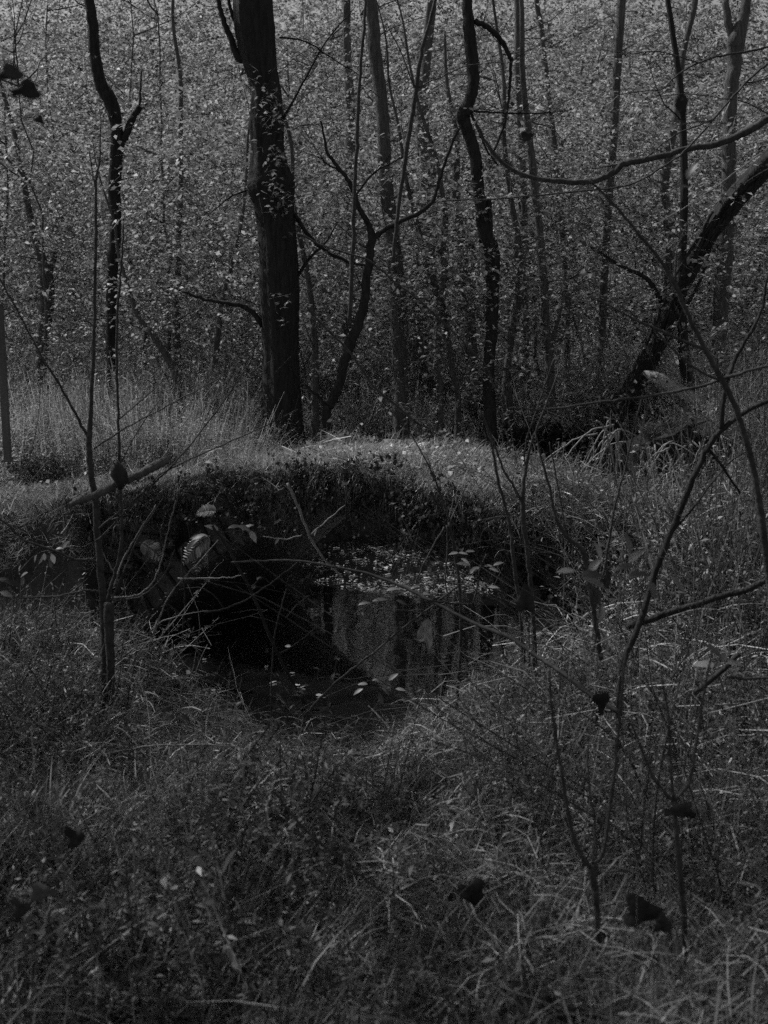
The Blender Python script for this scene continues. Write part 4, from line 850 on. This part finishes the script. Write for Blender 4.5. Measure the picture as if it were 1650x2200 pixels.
tag(wild(46, (-3.2, -.9), (4.2, 8.6), (.4, 1.1), 9, .003, (.2, 1.3)).build('left_bramble_tangle', M['twig']), 'thin stems knotted around the left bank', kind='stuff')
tag(wild(90, (-9, 9), (11.8, 22), (1, 3), 10, .006, (.5, 1.5)).build('wood_bramble_tangle', M['twig']), 'thin bare shoots criss-crossing between the trees', kind='stuff')
tag(wild(50, (-8, 8), (11.8, 20), (.8, 2), 12, .005, (.5, 1.5)).build('wood_dry_tangle', M['twig_pale']), 'pale bare shoots criss-crossing between the trees', kind='stuff')

# ------------------------------------------------------------------ leaves on their own twigs, ferns, dead leaves
def leafcluster(name, label, cat, Y, pts, L_, seed, m='herb', group=None, stem=None, asp=.5, droop=.3):
    root = empty(name, at(pts[0][0], pts[0][1], Y), label, cat, group); rr = random.Random(seed)
    if stem: mb = MB(); stroke(mb, stem, 3, 2, Y, sides=5, seed=seed); mb.build('stem', M['twig'], root)
    for (x, y, ang) in pts:
        lb = MB(); d = Vector((math.cos(R(ang)), rr.uniform(-.4, .2), math.sin(R(ang)))); l = L_ * rr.uniform(.8, 1.2)
        lb.leaf(at(x, y, Y + rr.uniform(-.05, .05)), d, (rr.gauss(0, .25), -.45, .9), l, l * asp, droop); lb.build('leaf', M[m], root)
    return root
def fern(label, x, y, Y, ang, ln, seed, n=14, wd=.35):
    root = empty('fern', at(x, y, Y), label, 'fern'); b = at(x, y, Y); rr = random.Random(seed)
    d = Vector((math.cos(R(ang)), -.3, math.sin(R(ang)))).normalized(); mb = MB(); pts = [b + d * ln * t_ - Vector((0, 0, 1)) * ln * .35 * t_ * t_ for t_ in np.linspace(0, 1, 8)]
    mb.tube(pts, [.002] * 7 + [.0008], 4, cap=False); mb.build('stalk', M['herb'], root)
    sdv = d.cross(Vector((0, -.7, .7))).normalized()
    for k in range(n):
        t_ = .1 + .88 * k / n; c = b + d * ln * t_ - Vector((0, 0, 1)) * ln * .35 * t_ * t_
        for s_ in (-1, 1):
            lb = MB(); l = ln * wd * math.sin(math.pi * min(1, .25 + .75 * t_)) * rr.uniform(.85, 1.1) + .008
            lb.leaf(c, sdv * s_ + d * .5, (0, -.7, .7), l, l * .28, .15); lb.build('leaflet', M['leaf_pale'] if seed == 1 else M['herb'], root)
fern('small bright fern frond on the shaded wall above the arch', 468, 1098, 8.1, 165, .17, 1)
fern('fern frond hanging over the crown of the black arch', 430, 1140, 7.9, -95, .24, 2)
fern('fern frond spreading left over the rim of the black arch', 455, 1150, 7.9, -150, .26, 3)
fern('fern frond pointing right over the rim of the black arch', 400, 1165, 7.9, -35, .2, 4)
fern('fern frond low on the wall beside the vines at the left', 300, 1165, 7.6, -20, .2, 5)
leafcluster('leafy_sprig', 'sprig of small leaves at the top of the thorny stem before the arch', 'sprig', 5.9, [(470, 1140, 150), (490, 1135, 20), (510, 1130, -10), (520, 1140, 40), (535, 1140, -50), (500, 1150, -30), (440, 1150, 190), (425, 1160, 210), (450, 1165, 250)], .075, 6, 'herb', stem=[(420, 1165), (470, 1145), (540, 1138)])
leafcluster('leafy_sprig', 'pale broad leaves on thin stalks beside the pale slim sapling', 'sprig', 5.5, [(985, 1188, 175), (985, 1188, 5), (990, 1200, -20), (1000, 1186, 15), (1010, 1215, 160), (1030, 1218, 200), (1040, 1216, 10), (1050, 1222, -5), (1020, 1240, 170), (1060, 1215, 30), (1025, 1250, -20), (1048, 1262, 10)], .06, 7, 'leaf_pale', stem=[(1015, 1300), (1028, 1250), (1030, 1225), (1045, 1190)], asp=.42)
leafcluster('leafy_sprig', 'large soft leaves close to the camera over the right bank', 'sprig', 3.2, [(1245, 1235, 10), (1250, 1242, -10), (1265, 1232, 60), (1290, 1270, 250), (1300, 1265, 80), (1295, 1300, 255), (1320, 1225, 30), (1350, 1210, 50), (1352, 1190, 90), (1290, 1200, 100), (1350, 1240, 20), (1420, 1245, -30), (1440, 1240, -35), (1395, 1250, -60), (1250, 1262, -5), (1235, 1228, 170)], .062, 8, 'herb', stem=[(1275, 1400), (1290, 1300), (1300, 1230), (1350, 1200)], asp=.5)
leafcluster('leafy_sprig', 'broad pale leaves lying over the mirrored trees in the creek', 'sprig', 5.0, [(770, 1300, 25), (800, 1292, 20), (830, 1270, 25), (850, 1290, -10), (860, 1260, 10), (880, 1268, 40), (900, 1275, 10)], .06, 9, 'herb', stem=[(760, 1320), (820, 1285), (900, 1262)], asp=.4)
leafcluster('leafy_sprig', 'pale leaves at the left edge before the dark bank', 'sprig', 4.2, [(-5, 1245, 0), (10, 1250, -5), (15, 1262, -10), (5, 1230, 60), (0, 1272, -10)], .06, 10, 'herb', stem=[(-20, 1280), (0, 1255), (20, 1240)])
leafcluster('leafy_sprig', 'light drooping leaves on the left bank before the tall sapling', 'sprig', 5.6, [(80, 1190, 240), (95, 1188, 270), (110, 1190, 290), (60, 1230, 200), (45, 1215, 240), (52, 1240, 250), (120, 1180, 20), (135, 1178, 60), (105, 1200, 280), (90, 1195, 255)], .05, 11, 'herb', stem=[(40, 1230), (80, 1190), (130, 1180)])
leafcluster('leafy_sprig', 'three rounded leaves at the edge of the black pool', 'sprig', 4.7, [(380, 1540, 200), (382, 1538, 230), (388, 1538, -20), (395, 1532, 20), (372, 1530, 150)], .05, 12, 'herb', stem=[(390, 1570), (385, 1540)], asp=.6)
leafcluster('leafy_sprig', 'soft pale leaves hanging high before the forked tree at the right', 'sprig', 3.4, [(1470, 262, 170), (1440, 275, 185), (1480, 258, 10), (1500, 262, -5), (1455, 270, 200), (1515, 268, -10)], .05, 13, 'herb', stem=[(1560, 265), (1500, 262), (1430, 275)], asp=.33)
leafcluster('leafy_sprig', 'single large soft leaf under the heavy vine', 'sprig', 3.4, [(1445, 405, 15), (1475, 385, 70)], .05, 14, 'herb', asp=.6)
leafcluster('leafy_sprig', 'soft leaves bunched low beside the fallen sticks at the right', 'sprig', 3.6, [(1545, 1420, 40), (1560, 1410, 100), (1535, 1430, 170), (1560, 1425, 10), (1548, 1412, 130)], .06, 15, 'leaf_pale', asp=.5)
leafcluster('leafy_sprig', 'fan of fine pale leaves in the grass at the end of the long stick', 'sprig', 4.8, [(800, 1462, 20), (790, 1470, 170), (820, 1478, -30), (835, 1462, 50), (812, 1490, -60), (780, 1480, 200), (850, 1480, 5)], .05, 16, 'herb', asp=.45)
leafcluster('leafy_sprig', 'upright narrow leaves in the shaded grass at the lower left', 'sprig', 2.7, [(300, 1960, 265), (310, 1960, 275), (270, 1960, 240), (435, 1890, 90), (450, 1890, 110), (480, 1880, 80)], .09, 17, 'herb', asp=.25)
# dark leaves close to the camera
def dark_leaf(label, x, y, Y, size, seed, m='dead', flat=.5, stalk=None):
    rr = random.Random(seed); mb = MB(); n = 14; c = at(x, y, Y); V = [Vector((0, 0, 0))]; rad = size / 2 / F * Y
    for k in range(n): a = 6.283 * k / n; r_ = rad * (1 + .28 * math.sin(3 * a + seed) + rr.uniform(-.15, .15)); V.append(Vector((r_ * math.cos(a), rr.uniform(-.3, .3) * rad, r_ * math.sin(a) * rr.uniform(.75, 1) * flat * 2)))
    for k in range(n): a = 6.283 * k / n; v = V[k + 1]; V.append(v * .55 + Vector((0, -.28 * rad + rr.uniform(-.1, .1) * rad, 0)))
    Fc = [(0, n + 1 + k, n + 1 + (k + 1) % n) for k in range(n)] + [(n + 1 + k, k + 1, (k + 1) % n + 1, n + 1 + (k + 1) % n) for k in range(n)]
    mb.add([c + v for v in V], Fc)
    if stalk: mb.tube([c, at(x + stalk[0] / 2, y + stalk[1] / 2 - 3, Y), at(x + stalk[0], y + stalk[1], Y)], [.0015, .0012, .001], 4, cap=False)
    o = mb.build('dead_leaf', M[m]); tag(o, label, 'leaf'); return o
dark_leaf('curled black dead leaf in the grass at the left', 160, 1800, 2.6, 42, 1, flat=.7, stalk=(10, 40))
dark_leaf('large lobed black dead leaf hanging near the blurred slender sapling', 1375, 1958, 2.3, 84, 2, flat=.5, stalk=(-30, 10))
dark_leaf('smaller crumpled black leaf right below the large lobed one', 1425, 1985, 2.25, 44, 3, flat=.6, stalk=(18, 25))
dark_leaf('dark ragged leaf cluster caught in the fork of the slender sapling', 1465, 1740, 2.45, 66, 4, flat=.32)
dark_leaf('black shrivelled leaf in the grass at the lower middle', 1015, 1915, 2.7, 60, 5, flat=.6)
dark_leaf('black pointed leaf hanging under the arched bramble', 1292, 1508, 3.0, 34, 6, flat=.8)
dark_leaf('dark curled leaf at the lower left edge', 45, 1950, 2.3, 46, 7, flat=.6)
dark_leaf('broad dim leaf lying over the grass near the lower left edge', 88, 1915, 2.3, 62, 8, 'post', .4)
dark_leaf('blurred dark leaf high at the left edge', 22, 158, 2.0, 54, 9, 'herb', .35, (-40, 10))
dark_leaf('blurred dark pointed leaf below the one at the upper left edge', 60, 196, 2.0, 56, 10, 'dead', .35, (30, 20))
dark_leaf('small blurred dark leaf beside the slender forked tree at the upper left', 82, 256, 2.0, 26, 11, 'dead', .4, (-60, 5))
dark_leaf('dark pointed leaf hanging before the forked tree at the upper right', 1465, 228, 3.0, 26, 12, 'dead', .95, (15, 10))
dark_leaf('dim round leaf hanging right of the sinuous trunk', 1132, 292, 4.0, 24, 13, 'dead', .5, (-20, 50))
dark_leaf('broad dark leaf at the bottom edge in the middle', 1240, 2185, 2.1, 110, 14, 'dead', .3)
dark_leaf('dark curled leaf at the bottom edge beside the broad one', 1175, 2160, 2.15, 46, 15, 'dead', .6)
dark_leaf('dark narrow leaf by the base of the arched bramble', 1130, 1290, 4.3, 40, 16, 'dead', .9)
dark_leaf('grey soft leaf hanging in front of the creek at the right of the arch', 915, 1360, 3.4, 34, 17, 'herb', 1.0)

# ------------------------------------------------------------------ post, fallen log, mounds, stump of roots, low bushes
pr = empty('post', (*at(8, 800, 9.0).xy, float(ground_z(at(8, 800, 9.0).x, 9.0))), 'plain square post standing at the left edge of the view', 'post')
mb = MB(); a, b = at(8, 670, 9.0), at(8, 980, 9.0); mb.box(((a.x + b.x) / 2, 9.0, (a.z + b.z) / 2), .052, .05, a.z - b.z + .1, .001); mb.build('shaft', M['post'], pr, False)
mb = MB(); mb.box((a.x, 9.0, a.z + .056), .056, .054, .012, .0005); mb.build('cap', M['post'], pr, False)
lr = empty('fallen_log', at(1440, 830, 14.4), 'pale barkless fallen log with a round knot behind the leaning trunk', 'log')
mb = MB(); mb.tube([at(1383, 800, 14.7), at(1400, 807, 14.65), at(1430, 822, 14.4), at(1460, 838, 14.3), at(1500, 862, 14.1), at(1560, 900, 13.8), at(1600, 930, 13.6)], [.03, .07, .085, .08, .075, .06, .05], 14, .12, 3); mb.build('log', M['bare_wood'], lr)
mb = MB(); c = at(1432, 820, 14.34); mb.tube([c, c + Vector((0, -.03, 0))], [.02, .015], 9); mb.build('knot', M['bark'], lr)
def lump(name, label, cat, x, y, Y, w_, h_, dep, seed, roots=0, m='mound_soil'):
    c = at(x, y, Y); root = empty(name, (c.x, c.y, c.z - h_), label, cat); r_ = np.random.default_rng(seed)
    mb = MB(); nu, nv = 34, 16; V = []; off_ = r_.random(6) * 6.28
    for j in range(nv + 1):
        ph = math.pi * j / nv
        for i in range(nu):
            th = 6.283 * i / nu; n = 1 + .10 * math.sin(7 * th + off_[3] + 9 * ph) + .09 * math.sin(13 * th - 11 * ph + off_[4]) + .12 * math.sin(3 * th + off_[0] + 2 * ph) + .10 * math.sin(5 * th + off_[1] - 3 * ph) + .07 * math.sin(9 * th + off_[2] + 5 * ph) + r_.normal(0, .03)
            v = Vector((math.sin(ph) ** .6 * math.cos(th) * w_ / 2 * n, math.sin(ph) ** .6 * math.sin(th) * dep / 2 * n, math.copysign(abs(math.cos(ph)) ** .55, math.cos(ph)) * h_ * (.95 + .05 * n)))
            if v.y < 0 and v.z < h_ * .6: v.y *= .45 + .5 * abs(v.z / h_)
            v.z += h_ * (.16 * math.sin(4 * th + off_[5]) + .12 * math.sin(9 * th + off_[2])); V.append(c + v)
    Fc = [(j * nu + i, j * nu + (i + 1) % nu, (j + 1) * nu + (i + 1) % nu, (j + 1) * nu + i) for j in range(nv) for i in range(nu)]
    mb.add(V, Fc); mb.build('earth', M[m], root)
    me = clump(m_short + m_long[:2], 90, .5, .5, .9, seed, 'tuft'); Vt = np.empty(len(me.vertices) * 3, 'f4'); me.vertices.foreach_get('co', Vt); Vt = Vt.reshape(-1, 3); Vt[:, 0] *= w_ * .95; Vt[:, 1] *= dep * .8; me.vertices.foreach_set('co', Vt.ravel())
    o = bpy.data.objects.new('turf', me); COL.objects.link(o); o.parent = root; o.location = (0, 0, h_ * 1.85); o['kind'] = 'stuff'
    rr = random.Random(seed)
    for k in range(roots):
        mb = MB(); p_ = c + Vector((rr.uniform(-w_ / 2, w_ / 2), -dep * .5, h_ * rr.uniform(.3, .9))); q = [p_]; d = Vector((rr.gauss(0, .5), -.4, rr.uniform(-.6, .3)))
        for i in range(7): d = (d + Vector((rr.gauss(0, .2), rr.gauss(0, .1), -.25))).normalized(); q.append(q[-1] + d * rr.uniform(.05, .13))
        mb.tube(q, [.009 * (1 - .1 * i) for i in range(8)], 5, .2, k); mb.build('root', M['twig_pale' if k % 3 else 'twig'], root)
    return c
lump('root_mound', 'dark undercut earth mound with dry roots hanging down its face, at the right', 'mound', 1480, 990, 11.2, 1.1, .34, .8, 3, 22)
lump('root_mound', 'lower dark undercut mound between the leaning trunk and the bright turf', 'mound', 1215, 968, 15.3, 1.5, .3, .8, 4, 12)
# dry stalks draping over the mounds
rr = random.Random(77)
for k in range(34):
    x0, y0 = rr.choice([(1335, 935), (1300, 925), (1390, 960), (1440, 985), (1345, 940)]); x0 += rr.gauss(0, 22); y0 += rr.gauss(0, 14)
    dx = rr.gauss(-25, 60); dy = rr.uniform(70, 190); Y = 9.4 + rr.uniform(-.5, .7)
    root = plant('dry_stalk', 'dry pale stalk drooping in the sheaf over the right mound', 'stalk', Y, [('stem', 4.5, 2.5, [(x0, y0), (x0 + dx * .3, y0 + dy * .15 - 8), (x0 + dx * .7 + rr.gauss(0, 5), y0 + dy * .5), (x0 + dx + rr.gauss(0, 8), y0 + dy)])], 'twig_pale', seed=300 + k, group='dry stalks drooping over the right mound', sides=5)
BUSH = [crown_mesh(420, .5, 0, .62, .032, 400 + k, M['leaf_dark'], 'foliage', per=11, flat=.8, hollow=.2) for k in range(3)]
def bush(label, x, y, Y, sc_, k, m=None, group=None):
    c = at(x, y, Y); z = float(surf_z(c.x, c.y)); root = empty('bush', (c.x, c.y, z - .05), label, 'bush', group); root.scale = (sc_,) * 3
    o = bpy.data.objects.new('foliage', BUSH[k]); COL.objects.link(o); o.parent = root; o['kind'] = 'stuff'
    mb = MB(); rr = random.Random(k + int(x))
    for i in range(6): a = rr.random() * 6.28; mb.tube([(0, 0, 0), (math.cos(a) * .1, math.sin(a) * .1, .2), (math.cos(a) * .3, math.sin(a) * .3, .45)], [.01, .008, .004], 5, cap=False)
    o = bpy.data.objects.new('stems', mb.mesh('stems', M['bark'])); COL.objects.link(o); o.parent = root; o['kind'] = 'stuff'
for i, (x, y, Y, s_, lb) in enumerate([(730, 900, 18.5, 1.2, 'round dark low bush behind the foot of the small forked tree'), (880, 900, 19, 1.1, 'small dark low bush below the broad pale trunk'), (975, 905, 18.5, 1.1, 'dark low bush left of the foot of the sinuous trunk'),
    (1110, 955, 15.2, 1.2, 'dark low bush right of the foot of the sinuous trunk'), (1165, 955, 15.5, 1.1, 'dark low bush before the divided stem'), (1180, 955, 15.3, 1.0, 'dark little bush among the larger ones right of the sinuous trunk'), (90, 960, 11.8, .7, 'dark low bush by the path at the left')]):
    bush(lb, x, y, Y, s_, i % 3)

# ------------------------------------------------------------------ unseen tall trees added left of the view to shade the near bank
for i, (x, y, h_) in enumerate([(-6.2, 5.2, 1.0), (-7.8, 8.0, 1.05), (-4.8, 2.2, .95), (-8.8, 4.0, 1.1), (-10.6, 14.0, 1.15), (-3.4, 4.3, .9)]):
    r_ = empty('added_shade_tree', (x, y, float(ground_z(x, y))), 'tall unseen tree added outside the left edge to shade the near bank', 'tree', 'unseen trees added to shade the near bank'); r_.scale = (h_,) * 3; r_.rotation_euler.z = i * 1.3
    tm, bm_ = YOUNG[i % 5]
    for nm, me in (('trunk', tm), ('crown', HIGH[i % 2])):
        o = bpy.data.objects.new(nm, me); COL.objects.link(o); o.parent = r_
        if nm == 'crown': o.rotation_euler.z = i * 2.1; o.location.z = -1.5
